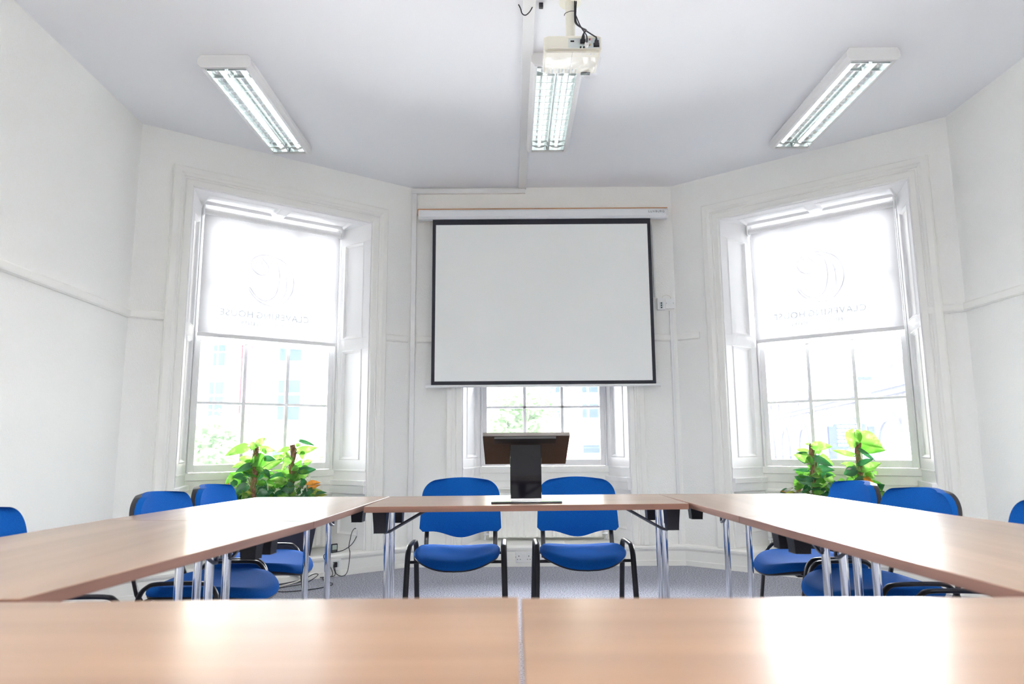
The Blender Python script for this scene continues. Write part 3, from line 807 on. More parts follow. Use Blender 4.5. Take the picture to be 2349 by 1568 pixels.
chairs = [(-.305, 3.895, 180, 'blue chair behind the lectern table, left of the black lectern'),
          (.376, 3.90, 181, 'blue chair behind the lectern table, right of the black lectern'),
          (-1.335, 3.615, -90, 'blue chair at the left tables nearest the plants'),
          (-1.325, 3.060, -91, 'blue chair at the left tables, second from the plants'),
          (-1.570, 2.32, -88, 'blue chair cut off by the left edge of the picture'),
          (1.510, 3.525, 90, 'blue chair at the right tables nearest the plants'),
          (1.515, 2.95, 96, 'blue chair at the right tables, second from the plants'),
          (1.60, 2.32, 88, 'blue chair cut off by the right edge of the picture')]
for i, (x, y, a, lab) in enumerate(chairs):
    o = ch0 if i == 0 else copy_tree(ch0)
    o.location = (x, y, 0); o.rotation_euler.z = math.radians(a); tag(o, lab, 'chair', 'blue chairs around the tables')

# ------------------------------------------------------------------ lectern
t = thing('tabletop_lectern', 'glossy black tabletop lectern with sloping walnut board seen from behind', 'lectern', (.058, 3.12, .7305))
MB().box(-.155, .157, -.065, .115, .0, .008).build('base_plate', M['smoke'], t, bevel=.002)
MB().box(-.070, .068, -.058, .03, .008, .292).build('column', M['gloss_black'], t, bevel=.004)
MB().box(-.068, .066, -.062, -.055, .008, .020).build('silver_strip', M['alu'], t, bevel=.001)
Tb = Matrix.Translation((0, 0, 0))
def slab(m, xa, xb, s0, s1, n0, n1):
    # board plane: from (y=-.140,z=.290) up front to (y=.140,z=.165)
    p0 = Vector((0, -.140, .2905)); p1 = Vector((0, .140, .1625)); u = (p1 - p0).normalized(); n = Vector((0, -u.z, u.y)) 
    T = Matrix(((1, 0, 0, 0), (0, u.y, n.y, p0.y), (0, u.z, n.z, p0.z), (0, 0, 0, 1)))
    m.box(xa, xb, s0, s1, n0, n1, T)
L_ = math.hypot(.28, .128)
m = MB(); slab(m, -.188, .190, 0, L_, .0, .018); m.build('reading_board', M['board'], t, bevel=.002)
m = MB(); slab(m, -.138, .130, .0, .05, -.013, -.0005); m.build('fixing_plate', M['dark'], t, bevel=.002)
m = MB(); slab(m, -.188, .190, L_ - .018, L_, .018, .036); m.build('paper_stop', M['board'], t, bevel=.002)

# ------------------------------------------------------------------ sockets, plugs, cables and the little thermometer
def socket(c, x, z, label, w=.146, h=.086, kind='double', grp=None):
    t = thing('wall_socket', label, 'socket', tuple(W(c, x, -.024, z)), ANG[c])
    MB().box(-w/2, w/2, -.012, 0, -h/2, h/2).build('face_plate', M['white_pl'], t, bevel=.002)
    if kind == 'double':
        for sg in (-1, 1):
            m = MB(); cx = sg * .040
            m.box(cx - .0025, cx + .0025, -.0128, -.0118, .004, .014)
            for s2 in (-1, 1): m.box(cx + s2 * .011 - .004, cx + s2 * .011 + .004, -.0128, -.0118, -.018, -.014)
            m.build('pin_holes', M['dark'], t)
            MB().box(sg * .009 - .006, sg * .009 + .006, -.017, -.012, .006, .028).build('rocker_switch', M['white_pl'], t, bevel=.001)
            MB().cyl((sg * .066, -.0118, .002), (sg * .066, -.0128, .002), .003, 8).build('screw', M['steel'], t)
    return t
xr = lambda X: X - WC['C'].x
socket('C', xr(.084), .077, 'white double power socket on the back baseboard between the two back chairs', .134, .086)
socket('C', xr(.235), .074, 'small white switched socket on the back baseboard right of the double socket', .086, .074, 'plain')
socket('C', xr(.49), .057, 'small blank white plate on the back baseboard under the right back chair', .082, .042, 'plain')
socket('C', xr(.615), .056, 'wide blank white plate on the back baseboard under the right back chair', .13, .042, 'plain')
t = socket('L', .455, .088, 'white network socket with a black plug left of the lectern table leg', .082, .084, 'plain')
MB().box(-.026, .024, -.0128, -.0116, -.018, .026).build('socket_recess', M['ivory_d'], t)
MB().box(-.022, .004, -.034, -.0128, -.014, .022).build('network_plug', M['rubber'], t, bevel=.002)
t = socket('L', .170, .084, 'white double power socket with a white plug behind the second left chair', .13, .082)
MB().box(-.040, .006, -.048, -.0175, -.036, .012).build('white_plug', M['white_pl'], t, bevel=.004)
MB().box(-.036, .002, -.0495, -.047, -.020, -.014).build('green_band', M['green_pl'], t)
socket('R', -.460, .082, 'white double power socket on the baseboard under the right window', .134, .086)
t = thing('desk_thermometer', 'small black digital thermometer standing on the left window ledge', 'thermometer', tuple(W('L', .475, .06, .1668)), angL + .12)
MB().box(-.028, .028, -.008, .008, 0, .064).build('thermometer_body', M['blackp'], t, bevel=.004)
MB().box(-.019, .019, -.0092, -.0078, .020, .056).build('display', M['lcd'], t)
for k in range(3): MB().box(-.017 + .012 * k, -.010 + .012 * k, -.0092, -.0078, .009, .012).build('button', M['lcd'], t)
fz = .006
q = W('L', .46, -.045, 0)
cable('black_cable', [W('L', *q) for q in ((.438, -.056, .077), (.445, -.072, .03), (.48, -.10, .012), (.525, -.085, .03), (.550, -.062, .10), (.562, -.045, .17), (.571, 0, .205), (.591, .03, .246), (.617, .06, .300), (.640, .075, .326), (.660, .08, .330), (.674, .08, .312), (.672, .075, .285), (.650, .065, .250), (.622, .05, .222), (.582, .03, .200), (.516, .0, .182), (.446, -.0, .176), (.389, -.03, .178), (.355, -.048, .172), (.350, -.06, .150), (.372, -.065, .12), (.405, -.07, .07), (.40, -.09, .02))] + [(-1.50, 5.30, fz), (-1.60, 5.10, fz), (-1.78, 4.97, fz)], .0030, M['rubber'], 'black cable looping up over the left window ledge and down to the carpet', 5)
cable('black_cable', [W('L', .428, -.056, .077), W('L', .428, -.085, .02), (-1.43, 5.33, fz), (-1.38, 5.19, fz), (-1.30, 5.10, fz), (-1.30, 5.02, fz), (-1.36, 4.93, fz), (-1.46, 4.86, fz), (-1.58, 4.83, fz), (-1.66, 4.90, fz), (-1.60, 4.99, fz), (-1.48, 5.04, .02), (-1.42, 5.14, .055), (-1.47, 5.22, .05), (-1.56, 5.20, .012), (-1.72, 5.03, fz)], .0030, M['rubber'], 'black cable snaking on the carpet under the network socket', 5)
cable('white_cable', [W('L', .155, -.066, .05), W('L', .165, -.09, .02), (-1.62, 5.06, fz), (-1.70, 4.98, fz), (-1.86, 5.00, fz), (-1.90, 5.06, fz), (-1.75, 5.10, .012), (-1.70, 5.02, .012), (-1.85, 4.93, fz), (-2.05, 4.90, fz), (-2.2, 4.80, fz)], .0048, M['cablew'], 'white cable coiled on the carpet below the left double socket')
t = thing('power_strip', 'white extension strip lying on the carpet under the left tables', 'power strip', (-2.02, 4.84, .0005), .55)
MB().box(-.14, .14, -.028, .028, 0, .032).build('strip_body', M['white_pl'], t, bevel=.005)
for k in range(4):
    m = MB(); m.box(-.11 + .06 * k, -.106 + .06 * k, -.004, .006, .0318, .0328); m.box(-.117 + .06 * k, -.110 + .06 * k, -.014, -.010, .0318, .0328); m.box(-.106 + .06 * k, -.099 + .06 * k, -.014, -.010, .0318, .0328); m.build('pin_holes', M['dark'], t)
MB().box(.146, .17, -.02, .02, .004, .028).build('red_switch', M['red'], t, bevel=.003)

# ------------------------------------------------------------------ plants
def leaf_grid(m, base, tip, width, nrm, droop=.12, fold=.18, heart=True):
    base = Vector(base); tip = Vector(tip); ax = tip - base; L = ax.length
    if L < 1e-5: return
    u = ax / L; n = (Vector(nrm) - u * Vector(nrm).dot(u)).normalized(); w_ = u.cross(n)
    NL, NW = 9, 4; rows = []
    for i in range(NL + 1):
        tt = i / NL
        hw = (math.sin(PI * tt ** .62) ** .85) * (1 - .12 * tt)
        if tt == 0: hw = .16
        if tt == 1: hw = .004
        row = []
        for j in range(-NW, NW + 1):
            s_ = j / NW
            back = -.16 * L * (s_ * s_) * (1 - tt) ** 3 * (1 if heart else 0)
            p = base + u * (L * tt + back * (1 if abs(s_) > 0 else 0)) + w_ * (width / 2 * hw * s_)
            z = fold * abs(s_) * width / 2 * hw - droop * L * (tt ** 2) + .02 * L * math.sin(6 * tt + 3 * s_)
            row.append(p + n * z)
        rows.append(row)
    m.grid(rows)
KIND = {'L': 0, 'M': 1, 'D': 2, 'O': 3, 'Y': 4, 'W': 5, 'R': 6}
LM = [M['leafL'], M['leafM'], M['leafD'], M['leafO'], M['leafY'], M['leafW'], M['leafR']]
K1 = .000396
def mk_plant(name, label, grp, c, x0, toloc, leaves, pole_top=None, seed=1, ybase=.07, dark=22, spread=.17, tz=.60, pole=True):
    """leaves in window-local coordinates (x, depth y, z)"""
    rd = random.Random(seed)
    t = thing(name, label, 'plant', tuple(W(c, x0, ybase, tz)), ANG[c], grp)
    if pole:
        m = MB(); N = 18; h = pole_top - tz
        pts = [(.006 * math.sin(k * .8 + seed), .004 * math.cos(k), h * k / N) for k in range(N + 1)]
        m.tube(pts, [.0205 + rd.uniform(-.002, .002) for _ in pts], 12)
        m.build('moss_pole', M['moss'], t, smooth=True)
    mf = MB(); ms = MB()
    for (bx, bz, tx, tzz, wd, kd) in leaves:
        B_ = Vector((bx - x0, rd.uniform(-.06, .03), bz - tz)); T_ = Vector((tx - x0, 0, tzz - tz))
        T_.y = B_.y + rd.uniform(-.05, .02)
        mf.cur = KIND[kd]
        T_ = B_ + (T_ - B_) * 1.12; leaf_grid(mf, B_, T_, wd * 1.32, (rd.uniform(-.25, .25), -1, rd.uniform(.1, .6)), droop=rd.uniform(.05, .16), fold=rd.uniform(.1, .3))
        s0 = Vector((.012 * (1 if B_.x > 0 else -1) if pole else B_.x * .3, -.01, max(.02, B_.z - rd.uniform(.05, .12))))
        mid = (s0 + B_) / 2 + Vector((0, -.01, .02))
        ms.tube(smooth_path([s0, mid, B_], 4), .0022, 6)
    for k in range(18 if pole else 3):      # younger leaves filling the middle of the plant
        zz = rd.uniform(.03, .27) if pole else rd.uniform(.02, .10); sp_ = .05 + (.14 * (1 - zz / .30) if pole else .06)
        B_ = Vector((rd.uniform(-1, 1) * sp_, rd.uniform(-.05, .05), zz)); an = rd.choice([rd.uniform(-.9, .5), rd.uniform(2.6, 4.0)]); LL = rd.uniform(.05, .08)
        T_ = B_ + Vector((math.cos(an) * LL, rd.uniform(-.04, .0), math.sin(an) * LL * .7)); mf.cur = KIND[rd.choice('LMMMD')] if pole else KIND[rd.choice('DY')]
        leaf_grid(mf, B_, T_, LL * rd.uniform(.7, .9), (rd.uniform(-.4, .4), -1, rd.uniform(.1, .9)))
        ms.tube(smooth_path([Vector((B_.x * .25, .0, max(0, zz - .06))), Vector((B_.x * .6, -.01, zz)), B_], 3), .0018, 6)
    for k in range(dark):
        a = rd.uniform(-1, 1); bx = a * spread; bz = rd.uniform(.02, .09)
        B_ = Vector((bx, rd.uniform(-.07, .05), bz)); an = rd.uniform(0, 2 * PI); LL = rd.uniform(.05, .085)
        T_ = B_ + Vector((math.cos(an) * LL, rd.uniform(-.05, .0), math.sin(an) * LL * .5))
        mf.cur = KIND[rd.choice('DDDM')]
        leaf_grid(mf, B_, T_, LL * rd.uniform(.6, .85), (rd.uniform(-.5, .5), -1, rd.uniform(.2, 1.2)))
        ms.tube(smooth_path([Vector((bx * .6, 0, .0)), (Vector((bx * .6, 0, 0)) + B_) / 2 + Vector((0, 0, .01)), B_], 3), .002, 6)
    if pole:   # vines tied to the pole
        for q in range(2):
            pts = [(.016 * math.cos(k * .7 + q * 2.4), -.016 * abs(math.sin(k * .7 + q * 2.4)) - .002, (pole_top - tz) * k / 10 * .97) for k in range(11)]
            ms.tube(smooth_path(pts, 3), .0028, 6)
    mf.build('foliage', LM, t, smooth=True); ms.build('stems', M['stem'], t, smooth=True)
    return t
def cv(lst, fx, fz, k): return [(fx(a), fz(b), fx(c), fz(d), e * k, g_) for (a, b, c, d, e, g_) in lst]
sL = 1.054
fxL = lambda a: (.869 + (a - 755) * K1) - 1.018 ; fzL = lambda b: 1.123 - b * K1
P1 = [(555,355,200,485,150,'L'),(735,320,835,212,110,'L'),(725,300,645,415,120,'L'),(862,400,1135,432,110,'L'),(868,408,948,503,70,'L'),(655,600,465,560,110,'L'),(660,640,375,718,120,'L'),(890,560,640,700,190,'M'),
      (915,575,1095,600,100,'D'),(855,745,1240,610,170,'L'),(1245,590,1090,535,90,'L'),(715,715,535,860,160,'M'),(640,690,400,800,100,'D'),(560,1010,335,840,220,'M'),(825,790,775,990,220,'D'),(900,790,950,930,80,'D'),(330,880,195,1008,90,'L'),
      (400,1050,320,950,110,'D'),(275,1112,305,950,62,'O'),(590,1060,400,1170,150,'D'),(610,1100,430,1245,80,'Y'),(430,1240,672,1215,46,'Y'),(715,1165,960,1095,110,'D'),(790,1000,900,1065,110,'L'),(900,1000,1010,1085,90,'D'),
      (830,1200,980,1260,150,'D'),(1000,1230,1180,1290,100,'D'),(560,1280,420,1235,90,'D'),(980,1180,830,1130,140,'D')]
P2 = [(1555,252,1785,338,64,'D'),(1530,455,1885,392,130,'L'),(1540,345,1625,330,70,'L'),(1385,400,1172,452,90,'L'),(1350,520,1215,520,80,'L'),(1600,470,1635,605,105,'L'),(1385,565,1240,745,130,'L'),(1330,470,1400,560,60,'L'),
      (1680,690,1800,638,95,'L'),(1530,800,1640,640,130,'M'),(1560,830,1830,805,120,'D'),(1560,935,1760,850,120,'L'),(1560,830,1450,965,140,'M'),(1330,905,1030,945,130,'D'),(1410,930,1265,905,90,'M'),(1280,1020,1020,955,130,'L'),
      (1375,985,1100,1115,140,'M'),(1030,1000,1115,1185,85,'L'),(1440,1100,1245,1190,170,'D'),(1640,1090,1560,975,110,'D'),(1310,820,1090,805,40,'L'),(1120,1120,1010,1200,110,'D'),(1330,1180,1200,1240,120,'D'),(1650,980,1700,1060,60,'D')]
PC = [(1740,1072,1635,1018,62,'O'),(1755,1070,1985,1060,95,'O'),(1765,1185,1965,1100,70,'O'),(1700,1015,1745,925,90,'W'),(1880,1170,2110,1245,36,'Y'),(1690,1160,1560,1095,50,'W'),(1720,1235,1640,1275,60,'D'),(1790,1270,2000,1200,70,'D'),(2000,1290,2205,1315,46,'Y'),
      (1890,1260,2100,1245,60,'D'),(1755,1290,1700,1160,40,'W'),(1800,1300,1900,1220,50,'Y')]
PD = [(400,1260,255,1135,70,'D'),(430,1260,330,1180,50,'W'),(390,1300,500,1270,50,'W'),(440,1330,560,1360,60,'W'),(430,1370,560,1300,60,'D'),(420,1390,300,1330,60,'D')]
fxR = lambda a: (.942 + (a - 845) * .000382) - 1.048; fzR = lambda b: 1.158 - b * .000419
P3 = [(790,450,715,445,45,'L'),(925,485,1230,485,150,'L'),(915,595,1005,440,130,'M'),(760,585,585,545,90,'L'),(755,612,615,605,50,'D'),(835,720,562,640,140,'L'),(740,765,600,700,80,'D'),(850,690,785,865,130,'M'),(900,770,730,800,60,'W'),
      (945,685,1215,825,110,'D'),(1000,640,1205,800,90,'L'),(935,820,870,690,100,'D'),(975,870,1240,895,110,'D'),(955,880,1055,945,80,'L'),(780,915,525,905,60,'D'),(770,945,605,1005,90,'L'),(1000,1000,1220,975,90,'D'),(805,1130,550,1035,150,'D'),
      (955,1090,1110,1005,150,'M'),(970,1005,855,1055,90,'D'),(555,1205,545,1080,105,'L'),(535,1290,655,1140,62,'R'),(765,1200,600,1300,130,'D'),(840,1170,1010,1165,70,'M'),(1105,995,1225,1115,120,'L'),(1000,1230,880,1330,130,'D'),(1100,1195,925,1140,110,'L'),
      (1265,1110,1195,1240,140,'D'),(1210,1245,1300,1300,60,'W'),(330,1290,470,1225,46,'W'),(420,1320,240,1290,40,'O'),(470,1310,350,1320,50,'Y')]
P4 = [(1668,235,1600,510,235,'L'),(1690,300,1740,212,110,'L'),(1768,298,2092,485,210,'L'),(1745,500,2120,550,210,'M'),(1738,545,1962,712,60,'D'),(1622,640,1298,558,85,'L'),(1612,795,1405,780,66,'L'),(1690,790,1935,712,100,'D'),(1785,890,2025,768,160,'L'),
      (1795,960,1925,1015,140,'M'),(1560,865,1425,862,40,'W'),(1640,890,1450,960,160,'D'),(1600,1020,1640,870,120,'M'),(1770,1015,1905,1080,80,'O'),(1580,1060,1480,1120,110,'M'),(1640,1095,1785,1075,90,'D'),(1400,1090,1300,1130,120,'L'),(1420,1170,1300,1230,110,'D'),(1500,1160,1370,1250,120,'M'),(1960,900,1985,965,50,'L'),
      (2200,1290,2300,1330,24,'O'),(2210,1380,2340,1470,26,'O'),(2230,1410,2349,1530,26,'R')]
def planter(c, x, label):
    t = thing('trough_planter', label, 'planter', tuple(W(c, x, .085, .167)), ANG[c], 'dark planters under the windows')
    m = MB(); hw0, hw1, d0, d1, h = .30, .37, .075, .10, .43
    def ringp(hw, d, z): return [(-hw, -d, z), (hw, -d, z), (hw, d, z), (-hw, d, z)]
    R_ = [ringp(hw0, d0, 0), ringp(hw1, d1, h), ringp(hw1 - .012, d1 - .012, h), ringp(hw1 - .016, d1 - .016, h - .05)]
    for r in R_: m.v += r
    for k in range(3):
        for i in range(4):
            j = (i + 1) % 4; m.f.append((k*4 + i, k*4 + j, k*4 + 4 + j, k*4 + 4 + i)); m.mi.append(0)
    m.f.append((3, 2, 1, 0)); m.mi.append(0)
    m.build('planter_body', M['planter'], t, bevel=.003)
    m = MB(); m.box(-.352, .352, -.083, .083, h - .06, h - .035); m.build('soil', M['soil'], t)
planter('L', -.03, 'dark blue trough planter on the ledge under the left window')
planter('R', .06, 'dark blue trough planter on the ledge under the right window')
TZ = .563
mk_plant('pothos_plant', 'pothos on a mossy pole in the left planter, left of the pair', 'pothos plants on moss poles', 'L', fxL(745), None, cv(P1, fxL, fzL, K1), fzL(360), 1, tz=TZ)
mk_plant('pothos_plant', 'pothos on a mossy pole in the left planter, right of the pair', 'pothos plants on moss poles', 'L', fxL(1450), None, cv(P2, fxL, fzL, K1), fzL(335), 2, tz=TZ)
mk_plant('croton_plant', 'orange and yellow leaved croton at the right end of the left planter', 'small crotons in the planters', 'L', fxL(1750), None, cv(PC, fxL, fzL, K1), None, 3, tz=TZ, dark=4, spread=.05, pole=False)
mk_plant('croton_plant', 'dark and grey leaved croton at the left end of the left planter', 'small crotons in the planters', 'L', fxL(430), None, cv(PD, fxL, fzL, K1), None, 4, tz=TZ, dark=4, spread=.05, pole=False)
mk_plant('pothos_plant', 'shorter pothos on a mossy pole in the right planter, left of the pair', 'pothos plants on moss poles', 'R', fxR(860), None, cv(P3, fxR, fzR, K1), fzR(450), 5, tz=TZ, dark=12, spread=.2)
mk_plant('pothos_plant', 'taller pothos with big round lime leaves in the right planter', 'pothos plants on moss poles', 'R', fxR(1690), None, cv(P4, fxR, fzR, K1), fzR(400), 6, tz=TZ, dark=10)

# ------------------------------------------------------------------ outdoors
GZ = -3.6
tag(MB().box(-70, 70, 6.7, 110, GZ - .2, GZ).build('street_ground', M['ext_ground']), 'pale street surface below the windows', 'ground', kind='structure')
YB = 40.
def ext_window(t, x0, x1, z0, z1, split=True, mull=.36):
    m = MB(); m.box(x0 - .12, x1 + .12, YB - .10, YB - .02, z0 - .12, z1 + .12)
    f = m.build('window', M['ext_frame'], t, org=t.location)
    m = MB(); xs = x0 + (x1 - x0) * mull
    for a, b in (((x0, xs - .05), (xs + .05, x1)) if split else ((x0, x1),)):
        m.box(a, b, YB - .16, YB - .11, z0, z0 + (z1 - z0) * .62); m.box(a, b, YB - .16, YB - .11, z0 + (z1 - z0) * .68, z1)
    m.build('pane', M['ext_win'], f, org=t.location)
    MB().box(x0 - .2, x1 + .2, YB - .17, YB - .02, z0 - .24, z0 - .12).build('window_ledge', M['ext_line'], t, org=t.location)
def pz(y): return .99 + (1018 - y) / 1566 * YB * 1.01
def px(x): return (x - 1176) / 1566 * YB * 1.0
t = thing('brick_building', 'pale brick building with grey panels and red strips across the street', 'building', (-10, YB, GZ))
org = t.location
MB().box(-24, px(545), YB, YB + 6, GZ, 14).build('brick_wall', M['ext_brick'], t, org=org)
MB().box(px(575), px(770), YB + .05, YB + 6, pz(968), 14).build('cladding_wall', M['ext_clad'], t, org=org)
MB().box(px(545), 9.5, YB + .1, YB + 6, GZ, pz(968)).build('lower_wall', M['ext_brick'], t, org=org)
MB().box(px(770), 9.5, YB + .05, YB + 6, pz(968), 14).build('upper_wall', M['ext_brick'], t, org=org)
for xa, xb in ((545, 552), (556, 563), (566, 575)):
    MB().box(px(xa), px(xb), YB - .15, YB + .3, pz(970), 14).build('red_pillar', M['ext_red'], t, org=org)
m = MB()
for k in range(14):
    z = pz(965) + .33 + k * .92
    m.box(px(575), px(770), YB - .0, YB + .06, z, z + .04)
m.box(px(730), px(730) + .04, YB - .0, YB + .06, pz(968), 14)
m.build('cladding_joints', M['ext_line'], t, org=org)
MB().box(px(545), px(770), YB - .1, YB + .06, pz(972), pz(968)).build('red_band', M['ext_red'], t, org=org)
MB().box(-24, 9.5, YB - .2, YB, pz(1052), pz(1044)).build('red_band', M['ext_red'], t, org=org)
for (a, b, c_, d) in ((487, 514, 838, 790), (482, 514, 962, 875), (480, 514, 700, 640)): ext_window(t, px(a), px(b), pz(c_), pz(d))
for (a, b, c_, d) in ((640, 690, 962, 872), (640, 690, 828, 780), (640, 690, 690, 610)): ext_window(t, px(a), px(b), pz(c_), pz(d))
for (a, b, c_, d) in ((487, 512, 1042, 1030), (632, 652, 1042, 1030), (1335, 1373, 1040, 1022)): ext_window(t, px(a), px(b), pz(c_), pz(d), False)
for (a, b, c_, d) in ((1262, 1290, 962, 930), (1335, 1372, 962, 930), (1262, 1290, 905, 850), (1335, 1372, 905, 850)): ext_window(t, px(a), px(b), pz(c_), pz(d))
def tree(x, y, z0, rx, rz, n, label, seed, sz=.16):
    rd = random.Random(seed)
    t = thing('street_tree', label, 'tree', (x, y, GZ), 0, 'trees in the street')
    m = MB(); h = z0 - GZ
    m.tube([(0, 0, 0), (.05, 0, h * .5), (0, 0, h)], [.16, .12, .05], 8)
    for k in range(9):
        a = rd.uniform(0, 2*PI); m.tube([(0, 0, h * rd.uniform(.5, .8)), (math.cos(a) * rx * .35, math.sin(a) * rx * .35, h * .8 + rz * .2), (math.cos(a) * rx * .7, math.sin(a) * rx * .7, h + rd.uniform(-.3, .6) * rz)], [.06, .04, .015], 6)
    m.build('trunk', M['ext_bark'], t, smooth=True)
    m = MB()
    clumps = []
    for k in range(34):
        v = Vector((rd.gauss(0, 1), rd.gauss(0, 1), rd.gauss(0, 1))); v.normalize(); r = rd.uniform(.35, .95)
        clumps.append(Vector((v.x * rx * r, v.y * rx * r, h + v.z * rz * r)))
    for k in range(n):
        c_ = rd.choice(clumps) + Vector((rd.gauss(0, .22) * rx * .8, rd.gauss(0, .22) * rx * .8, rd.gauss(0, .12) * rz))
        a = Vector((rd.uniform(-1, 1), rd.uniform(-1, 1), rd.uniform(-.5, .5))).normalized(); b = a.orthogonal().normalized()
        b = (b + a.cross(b) * rd.uniform(-1, 1)).normalized(); s_ = sz * rd.uniform(.6, 1.3)
        m.quad(c_ - a * s_, c_ - b * s_ * .45, c_ + a * s_, c_ + b * s_ * .45)
    m.build('foliage', M['ext_leaf'], t)
tree(-9.9, 22, .9, 2.0, 1.9, 2600, 'leafy street tree seen at the lower left of the left window', 11)
tree(-6.3, 26, 1.2, 1.35, 1.9, 1500, 'leafy street tree seen at the right side of the left window', 12)
tree(.25, 24, 1.9, 1.45, 1.7, 2600, 'leafy street tree seen through the middle window', 13)

# stone viaduct seen through the right window
t = thing('stone_viaduct', 'old stone viaduct wall with arched windows outside the right window', 'viaduct', (17, 40, GZ)); org = t.location
va, vb = Vector((26., 80.)), Vector((12.1, 18.)); vu = (vb - va).normalized(); vn = Vector((vu.y, -vu.x))
if vn.x > 0: vn = -vn
def VT(s_, d, z): p = va + vu * s_ + vn * d; return (p.x, p.y, z)
VL = (vb - va).length; topz = 3.75
def vbox(m, s0, s1, d0, d1, z0, z1):
    n = len(m.v)
    m.v += [VT(s0,d0,z0),VT(s1,d0,z0),VT(s1,d1,z0),VT(s0,d1,z0),VT(s0,d0,z1),VT(s1,d0,z1),VT(s1,d1,z1),VT(s0,d1,z1)]
    for q in ((0,3,2,1),(4,5,6,7),(0,1,5,4),(1,2,6,5),(2,3,7,6),(3,0,4,7)): m.f.append(tuple(n+i for i in q)); m.mi.append(m.cur)
m = MB(); vbox(m, 0, VL, -2, 0, GZ, topz - .9); m.build('stone_wall', M['ext_stone'], t, org=org)
m = MB(); vbox(m, 0, VL, -2, .35, topz - .95, topz - .7); vbox(m, 0, VL, -2, .22, topz - 1.15, topz - .95); m.build('cornice', M['ext_grey'], t, org=org)
m = MB()
for k in range(18): vbox(m, k * 3.6, k * 3.6 + 3.1, -.3, .05, topz - .7, topz); vbox(m, k * 3.6 + 3.1, k * 3.6 + 3.6, -.4, .18, topz - .7, topz + .15)
m.build('parapet', M['ext_stone'], t, org=org)
def varch(sc, hw, zs, zsill, cols):
    m = MB(); K = 14
    outer_ = [(sc + math.cos(PI * k / K) * (hw + .35), zs + math.sin(PI * k / K) * (hw + .35)) for k in range(K + 1)]
    inner_ = [(sc + math.cos(PI * k / K) * hw, zs + math.sin(PI * k / K) * hw) for k in range(K + 1)]
    outer_ = [(sc + hw + .35, zsill)] + outer_ + [(sc - hw - .35, zsill)]; inner_ = [(sc + hw, zsill)] + inner_ + [(sc - hw, zsill)]
    for i in range(len(outer_) - 1):
        m.quad(VT(outer_[i][0], .12, outer_[i][1]), VT(outer_[i+1][0], .12, outer_[i+1][1]), VT(inner_[i+1][0], .12, inner_[i+1][1]), VT(inner_[i][0], .12, inner_[i][1]))
        m.quad(VT(inner_[i][0], .12, inner_[i][1]), VT(inner_[i+1][0], .12, inner_[i+1][1]), VT(inner_[i+1][0], -.02, inner_[i+1][1]), VT(inner_[i][0], -.02, inner_[i][1]))
        m.quad(VT(outer_[i+1][0], .12, outer_[i+1][1]), VT(outer_[i][0], .12, outer_[i][1]), VT(outer_[i][0], 0, outer_[i][1]), VT(outer_[i+1][0], 0, outer_[i+1][1]))
    f = m.build('arch_surround', M['ext_grey'], t, org=org)
    m = MB(); n = len(m.v); m.v += [VT(p[0], .02, p[1]) for p in inner_]; m.f.append(tuple(range(n, n + len(inner_)))); m.mi.append(0)
    m.build('arched_pane', M['ext_clad'], f, org=org)
    m = MB()
    for k in range(1, cols): x = sc - hw + 2 * hw * k / cols; vbox(m, x - .05, x + .05, .03, .08, zsill, zs + hw * .6)
    for k in range(5): z = zsill + (zs - zsill) * k / 4; vbox(m, sc - hw, sc + hw, .03, .08, z - .05, z + .05)
    m.build('glazing_bars', M['ext_white'], f, org=org)
    m = MB()
    for k in range(2): vbox(m, sc - hw + hw * (k + .15), sc - hw + hw * (k + .6), .025, .04, zsill + .1, zs * .7)
    m.build('dark_panes', M['ext_win'], f, org=org)
for sc in (20, 27.5, 34, 40.5, 46, 51.5, 56.5): varch(sc, 1.35, .35, -2.6, 4)

def simple_thing(name, label, cat, parts, loc):
    t = thing(name, label, cat, loc)
    for (nm, mat, b) in parts: MB().box(*b).build(nm, M[mat], t, bevel=.004)
    return t
t = simple_thing('signpost', 'dark blue direction sign on a post outside the right window', 'sign', [('post', 'ext_dark', (-.07, .07, -.05, .05, 0, 4.9)), ('sign_panel', 'ext_dark', (.06, .72, -.04, .04, 4.42, 4.95)), ('side_panel', 'ext_grey', (-.35, -.09, -.03, .03, 4.55, 4.9)), ('end_panel', 'ext_dark', (.78, .92, -.02, .02, 4.5, 4.9))], (6.75, 14.6, GZ))
m = MB()
rd = random.Random(5)
for k, wln in enumerate((.44, .46, .30, .40, .18, .20)):
    x = .12
    while x < .12 + wln:
        ww = rd.uniform(.03, .09); m.box(x, min(x + ww, .12 + wln), -.047, -.041, 4.88 - k * .078, 4.915 - k * .078); x += ww + .012
m.build('white_lettering', M['ext_white'], t)
simple_thing('lamp_column', 'grey square lamp column standing outside the right window', 'lamp post', [('column', 'ext_grey', (-.11, .11, -.11, .11, 0, 5.95)), ('column_cap', 'ext_dark', (-.14, .14, -.14, .14, 5.95, 6.02)), ('control_box', 'ext_dark', (-.16, .16, -.19, -.11, 3.5, 3.8))], (7.92, 15.4, GZ))
t = simple_thing('lettings_board', 'white to let board on a post outside the right window', 'sign', [('board', 'ext_white', (-.36, .36, -.02, .02, 3.85, 4.75)), ('board_post', 'ext_white', (-.04, .04, .02, .10, 0, 4.5)), ('teal_strip', 'ext_teal', (-.30, .25, -.03, -.02, 3.92, 4.02)), ('red_strip', 'ext_red', (-.26, .2, -.035, -.03, 3.97, 4.0))], (8.0, 14.2, GZ))
cu = bpy.data.curves.new('lettering', 'FONT'); cu.body = 'TO LET'; cu.size = .14; cu.align_x = 'CENTER'
ob = bpy.data.objects.new('lt', cu); COL.objects.link(ob); dg = bpy.context.evaluated_depsgraph_get()
